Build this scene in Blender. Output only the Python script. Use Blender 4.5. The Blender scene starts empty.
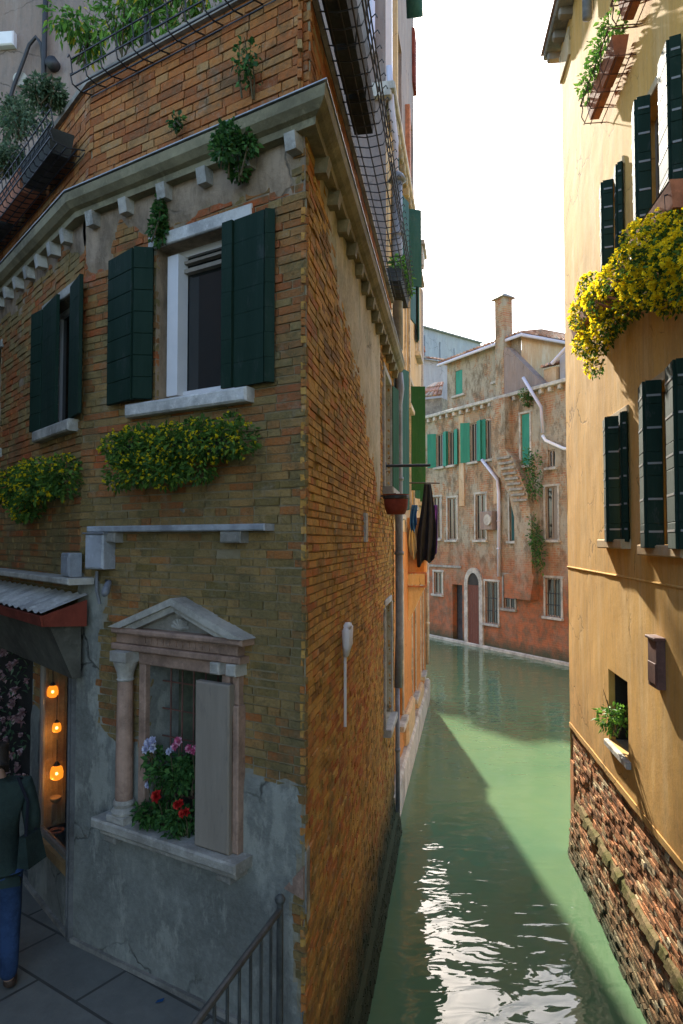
import bpy, math, random
from mathutils import Vector, Matrix, noise
random.seed(7)
R_ = math.radians
# ------------------------------------------------------------------ camera, sky, sun, exposure
scene = bpy.context.scene
COL = scene.collection
PITCH = math.atan(28/700)
cd = bpy.data.cameras.new('camera'); cam = bpy.data.objects.new('camera', cd); COL.objects.link(cam)
cd.sensor_fit = 'VERTICAL'; cd.sensor_height = 24; cd.lens = 700/1024*24
cd.clip_start = .05; cd.clip_end = 600
cam.location = (0, 0, 4.44); cam.rotation_euler = (math.pi/2+PITCH, 0, 0)
scene.camera = cam
SUN_AZ, SUN_EL = R_(-2.0), R_(33)          # azimuth from +Y, positive towards +X
w = bpy.data.worlds.new('World'); scene.world = w; w.use_nodes = True
nt = w.node_tree; nt.nodes.clear()
sky = nt.nodes.new('ShaderNodeTexSky'); sky.sky_type = 'NISHITA'; sky.sun_disc = False
sky.sun_elevation = SUN_EL; sky.sun_rotation = SUN_AZ
sky.air_density = 1.0; sky.dust_density = 1.6; sky.ozone_density = 1.0
bg = nt.nodes.new('ShaderNodeBackground'); bg.inputs[1].default_value = .15
wo = nt.nodes.new('ShaderNodeOutputWorld')
nt.links.new(sky.outputs[0], bg.inputs[0]); nt.links.new(bg.outputs[0], wo.inputs[0])
sd = bpy.data.lights.new('sun', 'SUN'); sd.energy = 3.9; sd.angle = R_(1.0); sd.color = (1, .93, .8)
so = bpy.data.objects.new('sun', sd); COL.objects.link(so)
to_sun = Vector((math.sin(SUN_AZ)*math.cos(SUN_EL), math.cos(SUN_AZ)*math.cos(SUN_EL), math.sin(SUN_EL)))
so.rotation_euler = to_sun.to_track_quat('Z', 'Y').to_euler(); so.location = (0, 30, 40)
vs = scene.view_settings
vs.view_transform = 'Standard'; vs.look = 'None'; vs.gamma = 1; vs.use_curve_mapping = False
vs.exposure = 1.95
scene.render.engine = 'CYCLES'
try: scene.cycles.max_bounces = 6
except Exception: pass

# ------------------------------------------------------------------ helpers
def ray(px, py):
    a = (px-341.5)/700; b = (512-py)/700
    return Vector((a, math.cos(PITCH)-math.sin(PITCH)*b, math.sin(PITCH)+math.cos(PITCH)*b))

class Frame:
    """A vertical wall plane: u runs along it, w out of it, z up."""
    def __init__(s, o, d, n):
        s.o = Vector((o[0], o[1])); s.d = Vector(d).normalized(); s.n = Vector(n).normalized()
    def P(s, u, w, z):
        q = s.o + s.d*u + s.n*w
        return Vector((q.x, q.y, z))
    def at(s, px, py, w=0):
        r = ray(px, py); o = s.o + s.n*w
        det = -r.x*s.d.y + s.d.x*r.y
        t = (-o.x*s.d.y + s.d.x*o.y)/det
        q = Vector((t*r.x-o.x, t*r.y-o.y))
        return q.dot(s.d), 4.44+t*r.z
    def rect(s, x0, y0, x1, y1, w=0):
        """rectangle through two picture corners: (u0,u1,z0,z1)"""
        a = s.at(x0, y0, w); b = s.at(x1, y1, w)
        return (min(a[0], b[0]), max(a[0], b[0]), min(a[1], b[1]), max(a[1], b[1]))

C = Vector((-.226, 4.385)); dF1 = Vector((-.8415, .5403))
Bp = C + dF1*2.2
F1 = Frame(C, dF1, (-.5403, -.8415))
F2 = Frame(Bp, (-.643, .766), (-.766, -.643))
FA = Frame(C, (.158, .9874), (.9874, -.158))
FB = Frame((.70, 10.8), (.184, 1), (1, -.184))
FR = Frame((3.26, 10.1), (-.117, -1), (-1, .117))
FD = Frame((3.2, 34), (.47, -.882), (-.882, -.47))

worg = {}
def nz(x, y, z=0., s=1.): return noise.noise(Vector((x*s, y*s, z*s)))
def fbm(x, y, z=0.): return nz(x, y, z)+.5*nz(x*2.1, y*2.1, z+3)+.25*nz(x*4.3, y*4.3, z+7)

class MB:
    def __init__(s): s.v = []; s.f = []; s.m = []; s.t = []; s.mi = 0; s.tint = .5
    def face(s, idx, tint=None): s.f.append(idx); s.m.append(s.mi); s.t.append(s.tint if tint is None else tint)
    def quad(s, a, b, c, d):
        n = len(s.v); s.v += [a, b, c, d]; s.face((n, n+1, n+2, n+3))
    def tri(s, a, b, c):
        n = len(s.v); s.v += [a, b, c]; s.face((n, n+1, n+2))
    def hexa(s, p):
        n = len(s.v); s.v += p
        for q in ((0,3,2,1),(4,5,6,7),(0,1,5,4),(1,2,6,5),(2,3,7,6),(3,0,4,7)): s.face(tuple(n+i for i in q))
    def box(s, fr, u0, u1, w0, w1, z0, z1, j=0.):
        r = (lambda: random.uniform(-j, j)) if j else (lambda: 0)
        s.hexa([fr.P(a+r(), b+r(), z+r()) for z in (z0, z1) for a, b in ((u0, w0), (u1, w0), (u1, w1), (u0, w1))])
    def bevbox(s, fr, u0, u1, w0, w1, z0, z1, b=.01):
        """box with chamfered front edges"""
        n = len(s.v)
        for (w_, i) in ((w0, 0), (w1-b, 0), (w1, b)):
            for a, z in ((u0+i, z0+i), (u1-i, z0+i), (u1-i, z1-i), (u0+i, z1-i)): s.v.append(fr.P(a, w_, z))
        for k in range(2):
            for i in range(4):
                j = (i+1) % 4; s.face((n+k*4+i, n+k*4+j, n+k*4+4+j, n+k*4+4+i))
        s.face((n+3, n+2, n+1, n)); s.face((n+8, n+9, n+10, n+11))
    def prism(s, fr, poly, w0, w1):
        n = len(s.v); k = len(poly)
        s.v += [fr.P(u, w0, z) for u, z in poly]+[fr.P(u, w1, z) for u, z in poly]
        s.face(tuple(range(n+k-1, n-1, -1))); s.face(tuple(range(n+k, n+2*k)))
        for i in range(k): j = (i+1) % k; s.face((n+i, n+j, n+k+j, n+k+i))
    def tube(s, pts, r, n=6, closed=False):
        pts = [Vector(p) for p in pts]; rings = []
        rr = r if isinstance(r, (list, tuple)) else [r]*len(pts)
        for i, p in enumerate(pts):
            a = pts[max(i-1, 0)]; b = pts[min(i+1, len(pts)-1)]
            t = (b-a).normalized() if (b-a).length > 1e-6 else Vector((0, 0, 1))
            x = t.cross(Vector((0, 0, 1)))
            if x.length < .05: x = t.cross(Vector((1, 0, 0)))
            x.normalize(); y = t.cross(x); base = len(s.v)
            for k in range(n):
                an = 2*math.pi*k/n; s.v.append(p+(x*math.cos(an)+y*math.sin(an))*rr[i])
            rings.append(base)
        for i in range(len(rings)-1):
            for k in range(n):
                q = (k+1) % n; s.face((rings[i]+k, rings[i]+q, rings[i+1]+q, rings[i+1]+k))
        s.face(tuple(rings[0]+k for k in reversed(range(n)))); s.face(tuple(rings[-1]+k for k in range(n)))
    def lathe(s, c, prof, n=16):
        c = Vector(c); rings = []
        for r, z in prof:
            base = len(s.v)
            for k in range(n): an = 2*math.pi*k/n; s.v.append(c+Vector((r*math.cos(an), r*math.sin(an), z)))
            rings.append(base)
        for i in range(len(rings)-1):
            for k in range(n):
                q = (k+1) % n; s.face((rings[i]+k, rings[i]+q, rings[i+1]+q, rings[i+1]+k))
        s.face(tuple(rings[0]+k for k in reversed(range(n)))); s.face(tuple(rings[-1]+k for k in range(n)))
    def sweep(s, path, normals, prof):
        """profile (w,z) swept along plan points, each with an outward mitre vector"""
        k = len(prof); rings = []
        for p, nn in zip(path, normals):
            rings.append(len(s.v))
            for w_, z in prof: q = p+nn*w_; s.v.append(Vector((q.x, q.y, z)))
        for i in range(len(path)-1):
            for a in range(k):
                b = (a+1) % k; s.face((rings[i]+a, rings[i]+b, rings[i+1]+b, rings[i+1]+a))
        s.face(tuple(rings[0]+i for i in range(k))); s.face(tuple(rings[-1]+i for i in reversed(range(k))))
    def ball(s, c, r, n=8, sz=1.):
        m = n//2+1
        s.lathe(c, [(max(r*math.sin(math.pi*i/m), .0005), -r*sz*math.cos(math.pi*i/m)) for i in range(m+1)], n)
    def leaf(s, p, d, up, ln, wd, tint):
        d = d.normalized(); x = d.cross(up)
        if x.length < .01: x = Vector((1, 0, 0))
        x = x.normalized()*wd*.5; m = p+d*ln*.5; n = len(s.v)
        dr = up.normalized()*ln*.12
        s.v += [p, m+x+dr, p+d*ln-dr, m-x+dr]
        s.face((n, n+1, n+2), tint); s.face((n, n+2, n+3), tint)
    def build(s, name, mats, parent=None, smooth=False, origin=None, recalc=True):
        if not isinstance(mats, (list, tuple)): mats = [mats]
        if origin is None:
            xs = [p[0] for p in s.v]; ys = [p[1] for p in s.v]; zs = [p[2] for p in s.v]
            origin = Vector(((min(xs)+max(xs))/2, (min(ys)+max(ys))/2, min(zs)))
        origin = Vector(origin)
        me = bpy.data.meshes.new(name)
        me.from_pydata([tuple(Vector(p)-origin) for p in s.v], [], s.f)
        for m in mats: me.materials.append(m)
        me.polygons.foreach_set('material_index', s.m)
        at = me.attributes.new('tint', 'FLOAT', 'FACE'); at.data.foreach_set('value', s.t)
        if recalc:
            import bmesh
            bm = bmesh.new(); bm.from_mesh(me); bmesh.ops.recalc_face_normals(bm, faces=bm.faces); bm.to_mesh(me); bm.free()
        if smooth: me.polygons.foreach_set('use_smooth', [True]*len(s.f))
        o = bpy.data.objects.new(name, me); COL.objects.link(o)
        if parent is not None:
            o.parent = parent; o.location = origin-worg[parent.name]
        else: o.location = origin
        worg[o.name] = origin
        return o

def tag(o, label=None, cat=None, group=None, kind=None):
    if label: o['label'] = label
    if cat: o['category'] = cat
    if group: o['group'] = group
    if kind: o['kind'] = kind
    return o
def thing(name, loc, label, cat, group=None):
    o = bpy.data.objects.new(name, None); COL.objects.link(o); o.location = loc; o.empty_display_size = .2
    worg[o.name] = Vector(loc); return tag(o, label, cat, group)

# ------------------------------------------------------------------ materials
class NT:
    def __init__(s, name):
        s.m = bpy.data.materials.new(name); s.m.use_nodes = True; s.t = s.m.node_tree
        s.b = s.t.nodes['Principled BSDF']; s.out = s.t.nodes['Material Output']
    def n(s, typ, **k):
        q = s.t.nodes.new(typ)
        for a, v in k.items(): setattr(q, a, v)
        return q
    def l(s, a, b): s.t.links.new(a, b)
    def coord(s, scale=(1, 1, 1)):
        g = s.n('ShaderNodeNewGeometry'); mp = s.n('ShaderNodeMapping'); mp.inputs['Scale'].default_value = scale
        s.l(g.outputs['Position'], mp.inputs[0]); return mp.outputs[0]
    def noise(s, scale, detail=5, rough=.6, vec=None, dist=0):
        q = s.n('ShaderNodeTexNoise'); q.inputs['Scale'].default_value = scale; q.inputs['Detail'].default_value = detail
        q.inputs['Roughness'].default_value = rough; q.inputs['Distortion'].default_value = dist
        s.l(vec if vec is not None else s.coord(), q.inputs['Vector']); return q.outputs['Fac']
    def ramp(s, fac, stops, interp='LINEAR'):
        q = s.n('ShaderNodeValToRGB'); q.color_ramp.interpolation = interp; e = q.color_ramp.elements
        while len(e) < len(stops): e.new(.5)
        for i, (p, c) in enumerate(stops):
            e[i].position = p; e[i].color = (*c, 1) if not isinstance(c, (int, float)) else (c, c, c, 1)
        s.l(fac, q.inputs[0]); return q.outputs[0]
    def mix(s, fac, a, b, mode='MIX'):
        q = s.n('ShaderNodeMix', data_type='RGBA', blend_type=mode)
        if isinstance(fac, (int, float)): q.inputs[0].default_value = fac
        else: s.l(fac, q.inputs[0])
        for i, v in ((6, a), (7, b)):
            if isinstance(v, tuple): q.inputs[i].default_value = (*v, 1)
            else: s.l(v, q.inputs[i])
        return q.outputs[2]
    def math(s, op, a, b=0.):
        q = s.n('ShaderNodeMath', operation=op)
        for i, v in ((0, a), (1, b)):
            if isinstance(v, (int, float)): q.inputs[i].default_value = v
            else: s.l(v, q.inputs[i])
        return q.outputs[0]
    def cracks(s, scale=1.1, width=.012):
        mp = s.coord(); nz_ = s.n('ShaderNodeTexNoise'); nz_.inputs['Scale'].default_value = 3; nz_.inputs['Detail'].default_value = 6; s.l(mp, nz_.inputs['Vector'])
        ad = s.n('ShaderNodeMixRGB', blend_type='ADD'); ad.inputs[0].default_value = .35; s.l(mp, ad.inputs[1]); s.l(nz_.outputs['Color'], ad.inputs[2])
        v = s.n('ShaderNodeTexVoronoi', feature='DISTANCE_TO_EDGE'); v.inputs['Scale'].default_value = scale; s.l(ad.outputs[0], v.inputs['Vector'])
        c = s.ramp(v.outputs['Distance'], [(0, 1.), (width, 0.)])
        return s.math('MULTIPLY', c, s.ramp(s.noise(.9, 4), [(.48, 0.), (.56, .8)]))
    def attr(s, name='tint'):
        q = s.n('ShaderNodeAttribute', attribute_name=name); return q.outputs['Fac']
    def z(s):
        g = s.n('ShaderNodeNewGeometry'); x = s.n('ShaderNodeSeparateXYZ'); s.l(g.outputs['Position'], x.inputs[0]); return x.outputs[2]
    def bump(s, h, strength=.5, dist=.02):
        q = s.n('ShaderNodeBump'); q.inputs['Strength'].default_value = strength; q.inputs['Distance'].default_value = dist
        s.l(h, q.inputs['Height']); s.l(q.outputs[0], s.b.inputs['Normal'])
    def col(s, c, rough=.9, spec=.2):
        if isinstance(c, tuple): s.b.inputs['Base Color'].default_value = (*c, 1)
        else: s.l(c, s.b.inputs['Base Color'])
        s.b.inputs['Roughness'].default_value = rough; s.b.inputs['Specular IOR Level'].default_value = spec
        return s.m

def mat_simple(name, c, rough=.7, var=.25, scale=8, bump=.2, bd=.005, spec=.3, metal=0):
    t = NT(name); f = t.noise(scale, 6)
    k = t.mix(f, tuple(x*(1-var) for x in c), tuple(min(x*(1+var), 1) for x in c))
    if var > .2:
        k = t.mix(t.ramp(t.noise(scale*.45, 8, .75), [(.42, 0.), (.60, .8)]), k, tuple(x*.45 for x in c))
        k = t.mix(t.ramp(t.noise(scale*2.5, 8, .75), [(.55, 0.), (.7, .6)]), k, tuple(min(1, x*1.5) for x in c))
    if bump: t.bump(t.math('ADD', t.noise(scale*1.5, 8, .7), t.math('MULTIPLY', t.noise(scale*8, 5), .4)), min(1, bump*1.5), bd*1.5)
    t.col(k, rough, spec); t.b.inputs['Metallic'].default_value = metal
    return t.m

def mat_brick(name, stops, grime=(.10, .10, .07), big=(.6, .3), wet=None, gs=(.5, .75)):
    """each brick takes its own colour from the 'tint' attribute"""
    t = NT(name); a = t.attr()
    a = t.math('ADD', a, t.math('MULTIPLY', t.math('SUBTRACT', t.noise(big[0], 3), .5), big[1]*2.4))
    c = t.ramp(a, stops)
    c = t.mix(t.ramp(t.noise(38, 8, .75), [(.45, 0.), (.72, .45)]), c, (.34, .25, .14))
    c = t.mix(t.ramp(t.noise(14, 8, .8), [(.52, 0.), (.66, .55)]), c, (.10, .07, .035))
    c = t.mix(t.ramp(t.noise(5, 8, .8), [(.55, 0.), (.66, .55)]), c, (.36, .30, .22))
    c = t.mix(t.ramp(t.noise(3.1, 10, .82), [(.50, 0.), (.62, .7)]), c, tuple(x*.75 for x in grime))
    c = t.mix(t.ramp(t.noise(1.1, 8, .75), [(gs[0], 0.), (gs[1], .75)]), c, grime)
    if wet: c = t.mix(t.ramp(t.math('ADD', t.z(), t.math('MULTIPLY', t.noise(1.3, 5), 1.2)), [(0, 0.), (1, 1.)]) if False else
                      t.ramp(t.math('MULTIPLY', t.math('ADD', t.z(), t.math('MULTIPLY', t.noise(1.5, 6, .7), 1.0)), .33), [(wet[0], 1.), (wet[1], 0.)]), c, wet[2])
    t.bump(t.math('ADD', t.noise(60, 8, .7), t.noise(16, 6, .7)), .9, .016)
    return t.col(c, .92, .15)

def mat_ground(name, mortar, plaster, stain, wet=None, ps=1.6, upper=None):
    """mortar / render sheet between and over the bricks; 'tint' 0 = mortar, 1 = render"""
    t = NT(name); a = t.attr()
    m = t.mix(t.noise(20, 6), tuple(x*.6 for x in mortar), tuple(x*1.2 for x in mortar))
    p = t.mix(t.ramp(t.noise(ps, 9, .75), [(.42, 0.), (.58, 1.)]), plaster, tuple(x*.68 for x in plaster))
    p = t.mix(t.ramp(t.noise(ps*2.6, 8, .75, t.coord((1, 1, .45))), [(.52, 0.), (.60, .85)]), p, stain)
    p = t.mix(t.ramp(t.noise(30, 4), [(.4, 0.), (.8, .35)]), p, tuple(min(1, x*1.5) for x in plaster))
    if upper: p = t.mix(t.ramp(t.math('MULTIPLY', t.z(), .1), [(.46, 0.), (.5, 1.)]), p, t.mix(t.ramp(t.noise(5, 8, .75, t.coord((1, 1, .4))), [(.4, 0.), (.62, 1.)]), upper, tuple(x*.5 for x in upper)))
    c = t.mix(a, m, p)
    if wet: c = t.mix(t.ramp(t.math('MULTIPLY', t.math('ADD', t.z(), t.math('MULTIPLY', t.noise(1.5, 6, .7), 1.0)), .33), [(wet[0], 1.), (wet[1], 0.)]), c, wet[2])
    ck = t.math('MULTIPLY', t.cracks(1.3, .014), a); c = t.mix(ck, c, tuple(x*.2 for x in plaster))
    h = t.math('SUBTRACT', t.math('ADD', t.noise(9, 8, .7), t.math('MULTIPLY', t.noise(70, 6), .3)), ck)
    t.bump(h, .6, .02)
    return t.col(c, .93, .15)

ALGAE = (.045, .055, .028)
M = {}
M['brick_calle'] = mat_brick('brick_calle', [(.0, (.20, .14, .04)), (.25, (.33, .22, .085)), (.5, (.40, .25, .09)), (.70, (.42, .15, .04)), (1, (.46, .10, .03))], (.14, .125, .06), (.8, .34), gs=(.42, .68))
M['mortar_calle'] = mat_ground('mortar_calle', (.30, .245, .15), (.235, .24, .21), (.33, .33, .28), upper=(.38, .28, .19))
M['mortar_upper'] = mat_ground('mortar_upper', (.26, .21, .15), (.40, .31, .23), (.22, .19, .14))
M['brick_canal'] = mat_brick('brick_canal', [(.0, (.24, .11, .03)), (.3, (.50, .25, .05)), (.55, (.68, .37, .08)), (.8, (.58, .20, .045)), (1, (.42, .11, .03))], (.20, .18, .07), (.55, .45), wet=(.30, .62, ALGAE), gs=(.5, .85))
M['mortar_canal'] = mat_ground('mortar_canal', (.40, .26, .12), (.52, .46, .33), (.28, .29, .21), wet=(.30, .62, ALGAE))
M['brick_parapet'] = mat_brick('brick_parapet', [(.0, (.24, .07, .025)), (.4, (.40, .125, .035)), (.75, (.46, .18, .05)), (1, (.38, .27, .12))], (.13, .11, .06), (.7, .22), gs=(.55, .9))
M['brick_ochre'] = mat_brick('brick_ochre', [(.0, (.18, .08, .04)), (.3, (.44, .17, .07)), (.6, (.58, .24, .10)), (.8, (.60, .40, .20)), (1, (.70, .58, .38))], (.07, .07, .035), (1.2, .3), wet=(.16, .42, ALGAE), gs=(.5, .72))
M['mortar_ochre'] = mat_ground('mortar_ochre', (.34, .27, .18), (.3, .25, .17), (.2, .17, .1), wet=(.16, .42, ALGAE))
M['stone'] = mat_simple('stone', (.46, .43, .37), .8, .35, 5, .5, .01)
M['stone_pale'] = mat_simple('stone_pale', (.62, .60, .56), .8, .25, 6, .5, .008)
M['stone_dark'] = mat_simple('stone_dark', (.30, .28, .24), .85, .4, 6, .5, .01)
M['marble_pink'] = mat_simple('marble_pink', (.40, .26, .19), .6, .4, 9, .3, .005)
M['iron'] = mat_simple('iron', (.022, .022, .024), .55, .4, 12, .2, .002, .5)
M['iron_grey'] = mat_simple('iron_grey', (.07, .075, .07), .6, .4, 12, .2, .002, .4)
M['iron_rust'] = mat_simple('iron_rust', (.16, .07, .05), .7, .5, 12, .3, .002, .4)
M['hinge'] = mat_simple('hinge', (.20, .20, .19), .5, .2, 10, .1, .002, .5)
M['pipe'] = mat_simple('pipe', (.22, .23, .25), .5, .35, 4, .1, .002, .5)
M['pipe_pale'] = mat_simple('pipe_pale', (.50, .48, .55), .5, .2, 4, .1, .002, .5)
M['zinc'] = mat_simple('zinc', (.38, .40, .43), .45, .35, 5, .2, .004, .5)
M['white_paint'] = mat_simple('white_paint', (.72, .70, .70), .5, .12, 6, .15, .003)
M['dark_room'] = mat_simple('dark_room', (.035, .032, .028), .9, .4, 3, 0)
M['terracotta'] = mat_simple('terracotta', (.42, .16, .08), .8, .4, 8, .3, .004)
M['pot_dark'] = mat_simple('pot_dark', (.05, .05, .042), .85, .5, 5, .3, .004)
M['soil'] = mat_simple('soil', (.05, .035, .025), .95, .3, 20, .4, .01)
M['cloth_dark'] = mat_simple('cloth_dark', (.012, .014, .022), .9, .3, 10, .1)
M['cloth_purple'] = mat_simple('cloth_purple', (.10, .03, .22), .9, .3, 10, .1)
M['cloth_blue'] = mat_simple('cloth_blue', (.03, .12, .30), .9, .3, 10, .1)
M['cloth_cream'] = mat_simple('cloth_cream', (.55, .45, .25), .9, .2, 10, .1)
M['red_cloth'] = mat_simple('red_cloth', (.20, .04, .022), .85, .35, 6, .2)
M['fascia'] = mat_simple('fascia', (.12, .115, .09), .8, .25, 4, .2)
M['rust_roof'] = mat_simple('rust_roof', (.5, .48, .44), .7, .5, 7, .4, .01)

def mat_shutter(name, c, fade=.35, board=.14):
    t = NT(name); g = t.noise(2.5, 6, .7, t.coord((3, 3, .4)))
    k = t.mix(t.ramp(g, [(.35, 0.), (.75, fade)]), c, tuple(min(1, x*2.2+.03) for x in c))
    k = t.mix(t.ramp(t.noise(9, 9, .8, t.coord((1, 1, .35))), [(.56, 0.), (.64, .55)]), k, tuple(x*.5+.045 for x in c))
    t.bump(t.noise(25, 5, .6, t.coord((3, 3, .25))), .4, .006)
    return t.col(k, .75, .15)
M['shutter'] = mat_shutter('shutter', (.007, .023, .014), .25)
M['shutter_teal'] = mat_shutter('shutter_teal', (.014, .062, .060))
M['shutter_green'] = mat_shutter('shutter_green', (.012, .065, .022), .2)
M['shutter_far'] = mat_shutter('shutter_far', (.030, .19, .13), .3)
M['wood_tan'] = mat_shutter('wood_tan', (.35, .22, .10), .2)
M['wood_grey'] = mat_shutter('wood_grey', (.23, .195, .155), .3)
M['door_red'] = mat_shutter('door_red', (.12, .045, .03), .2)

t = NT('glass'); t.col((.02, .022, .022), .06, .5); t.b.inputs['Coat Weight'].default_value = .3; M['glass'] = t.m
t = NT('shop_glass'); t.col((.9, .93, .9), .02, .5); t.b.inputs['Transmission Weight'].default_value = 1
t.b.inputs['IOR'].default_value = 1.15; M['shop_glass'] = t.m

def mat_stucco(name, base, pale, dark, warm, vert=.35, pit=.5):
    t = NT(name)
    v = t.coord((1, 1, vert))
    c = t.mix(t.ramp(t.noise(.9, 8, .65, v), [(.35, 0.), (.65, 1.)]), base, warm)
    c = t.mix(t.ramp(t.noise(3.2, 8, .7, t.coord((1, 1, .16))), [(.5, 0.), (.72, .85)]), c, pale)
    c = t.mix(t.ramp(t.noise(1.7, 8, .75, t.coord((1, 1, .25))), [(.54, 0.), (.72, .7)]), c, dark)
    c = t.mix(t.ramp(t.noise(12, 8, .75, t.coord((1, 1, .14))), [(.48, 0.), (.7, .5)]), c, dark)
    c = t.mix(t.ramp(t.noise(7, 9, .8), [(.54, 0.), (.66, .5)]), c, tuple(x*.72 for x in base))
    c = t.mix(t.ramp(t.noise(26, 8, .8), [(.52, 0.), (.70, .45)]), c, pale)
    zf = t.math('ADD', t.z(), t.math('MULTIPLY', t.noise(1.6, 8, .75), 2.2))
    c = t.mix(t.ramp(t.math('MULTIPLY', zf, .2), [(.56, .7), (.80, 0.)]), c, t.mix(t.ramp(t.noise(9, 9, .8), [(.42, 0.), (.58, 1.)]), tuple(x*.5 for x in base), (base[0]*.85, base[1]*.75, base[2]*.8)))
    ck = t.cracks(); c = t.mix(ck, c, tuple(x*.25 for x in base))
    h = t.math('ADD', t.math('MULTIPLY', t.noise(2.5, 8, .7), .35), t.math('MULTIPLY', t.noise(45, 6, .6), .16)); h = t.math('SUBTRACT', h, t.math('MULTIPLY', ck, .3))
    t.bump(h, pit, .02)
    return t.col(c, .9, .2)
M['stucco'] = mat_stucco('stucco', (.64, .375, .11), (.74, .53, .26), (.38, .23, .09), (.70, .40, .095))
M['stucco_orange'] = mat_stucco('stucco_orange', (.56, .25, .07), (.62, .42, .22), (.26, .17, .09), (.50, .17, .05))
M['stucco_cream'] = mat_stucco('stucco_cream', (.55, .42, .24), (.62, .56, .42), (.30, .24, .15), (.52, .34, .16))
M['stucco_grey'] = mat_stucco('stucco_grey', (.20, .17, .16), (.30, .26, .23), (.12, .11, .10), (.26, .18, .14))
M['stucco_pale'] = mat_stucco('stucco_pale', (.32, .32, .34), (.42, .42, .42), (.22, .22, .24), (.36, .34, .33))
M['stucco_attic'] = mat_stucco('stucco_attic', (.48, .36, .22), (.55, .50, .40), (.34, .16, .09), (.45, .30, .16))

def mat_farbrick(name='far_brick', pb=0.):
    t = NT(name); g = t.n('ShaderNodeNewGeometry'); x = t.n('ShaderNodeSeparateXYZ'); t.l(g.outputs['Position'], x.inputs[0])
    u = t.math('SUBTRACT', t.math('MULTIPLY', x.outputs[0], .47), t.math('MULTIPLY', x.outputs[1], .882))
    cb = t.n('ShaderNodeCombineXYZ'); t.l(u, cb.inputs[0]); t.l(x.outputs[2], cb.inputs[1])
    b = t.n('ShaderNodeTexBrick'); t.l(cb.outputs[0], b.inputs['Vector']); b.inputs['Scale'].default_value = 1
    b.inputs['Brick Width'].default_value = .27; b.inputs['Row Height'].default_value = .085; b.inputs['Mortar Size'].default_value = .011
    b.inputs['Color1'].default_value = (.34, .11, .05, 1); b.inputs['Color2'].default_value = (.36, .22, .11, 1); b.inputs['Mortar'].default_value = (.36, .30, .20, 1)
    c = t.mix(t.ramp(t.noise(1.2, 7, .7), [(.42, 0.), (.62, .9)]), b.outputs['Color'], (.30, .22, .14))
    c = t.mix(t.ramp(t.noise(.8, 8, .75, t.coord((1.3, 1.3, .8))), [(.48-pb, 0.), (.54-pb, .92)]), c, t.mix(t.noise(5, 7, .7), (.42, .39, .30), (.24, .20, .14)))
    c = t.mix(t.ramp(t.noise(2.4, 8, .8, t.coord((1, 1, .5))), [(.48, 0.), (.60, .85)]), c, (.13, .10, .065))
    zz = t.math('ADD', t.z(), t.math('MULTIPLY', t.noise(.9, 6, .7), 3.5))
    c = t.mix(t.ramp(t.math('MULTIPLY', zz, .1), [(.42, .8), (.60, 0.)]), c, t.mix(t.ramp(t.noise(3, 8, .75), [(.4, 0.), (.6, 1.)]), (.38, .10, .035), (.15, .08, .045)))
    zz2 = t.math('ADD', t.z(), t.math('MULTIPLY', t.noise(2, 6, .7), .7))
    c = t.mix(t.ramp(zz2, [(.5, .9), (.95, 0.)]), c, (.05, .065, .04))
    t.bump(t.math('ADD', t.math('MULTIPLY', b.outputs['Fac'], -.4), t.noise(14, 8, .7)), .6, .03)
    return t.col(c, .92, .15)
M['far_brick'] = mat_farbrick()
M['far_plaster'] = mat_farbrick('far_plaster', .07)

def mat_leaf(name, dark, mid, lite, alt=None, trans=.15):
    t = NT(name); st = [(0, dark), (.5, mid), (.79, lite)]
    if alt: st += [(.8, alt), (1, tuple(x*.8 for x in alt))]
    c = t.ramp(t.attr(), st); t.col(c, .6, .25)
    d = t.n('ShaderNodeBsdfTranslucent'); t.l(c, d.inputs[0])
    mx = t.n('ShaderNodeMixShader'); mx.inputs[0].default_value = .15+trans
    t.l(t.b.outputs[0], mx.inputs[1]); t.l(d.outputs[0], mx.inputs[2]); t.l(mx.outputs[0], t.out.inputs[0])
    return t.m
M['leaf'] = mat_leaf('leaf', (.03, .08, .015), (.08, .17, .025), (.17, .28, .04), (.6, .45, .02))
M['leaf_ivy'] = mat_leaf('leaf_ivy', (.02, .07, .018), (.05, .14, .03), (.10, .22, .05))
M['leaf_bright'] = mat_leaf('leaf_bright', (.05, .13, .02), (.10, .24, .03), (.2, .38, .05), (.5, .42, .03))
M['leaf_sage'] = mat_leaf('leaf_sage', (.05, .10, .05), (.10, .16, .08), (.18, .24, .13))
M['petal_yellow'] = mat_leaf('petal_yellow', (.78, .56, .01), (.88, .70, .015), (.92, .80, .04), trans=.5)
M['petal_red'] = mat_leaf('petal_red', (.35, .01, .01), (.55, .02, .02), (.7, .06, .04))
M['petal_pink'] = mat_leaf('petal_pink', (.5, .06, .16), (.65, .14, .28), (.75, .4, .5))
M['petal_white'] = mat_leaf('petal_white', (.45, .45, .65), (.6, .6, .75), (.8, .8, .85))
M['petal_rose'] = mat_leaf('petal_rose', (.25, .13, .13), (.42, .24, .24), (.55, .38, .36))
M['stem'] = mat_simple('stem', (.10, .08, .04), .9, .3, 20, 0)

t = NT('tile_roof')
c = t.ramp(t.math('ADD', t.attr(), t.math('MULTIPLY', t.math('SUBTRACT', t.noise(2, 5), .5), .6)), [(0, (.22, .12, .08)), (.4, (.42, .24, .17)), (.75, (.5, .36, .28)), (1, (.30, .28, .24))])
t.bump(t.noise(20, 5), .3, .01); M['tile'] = t.col(c, .85, .2)

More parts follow.
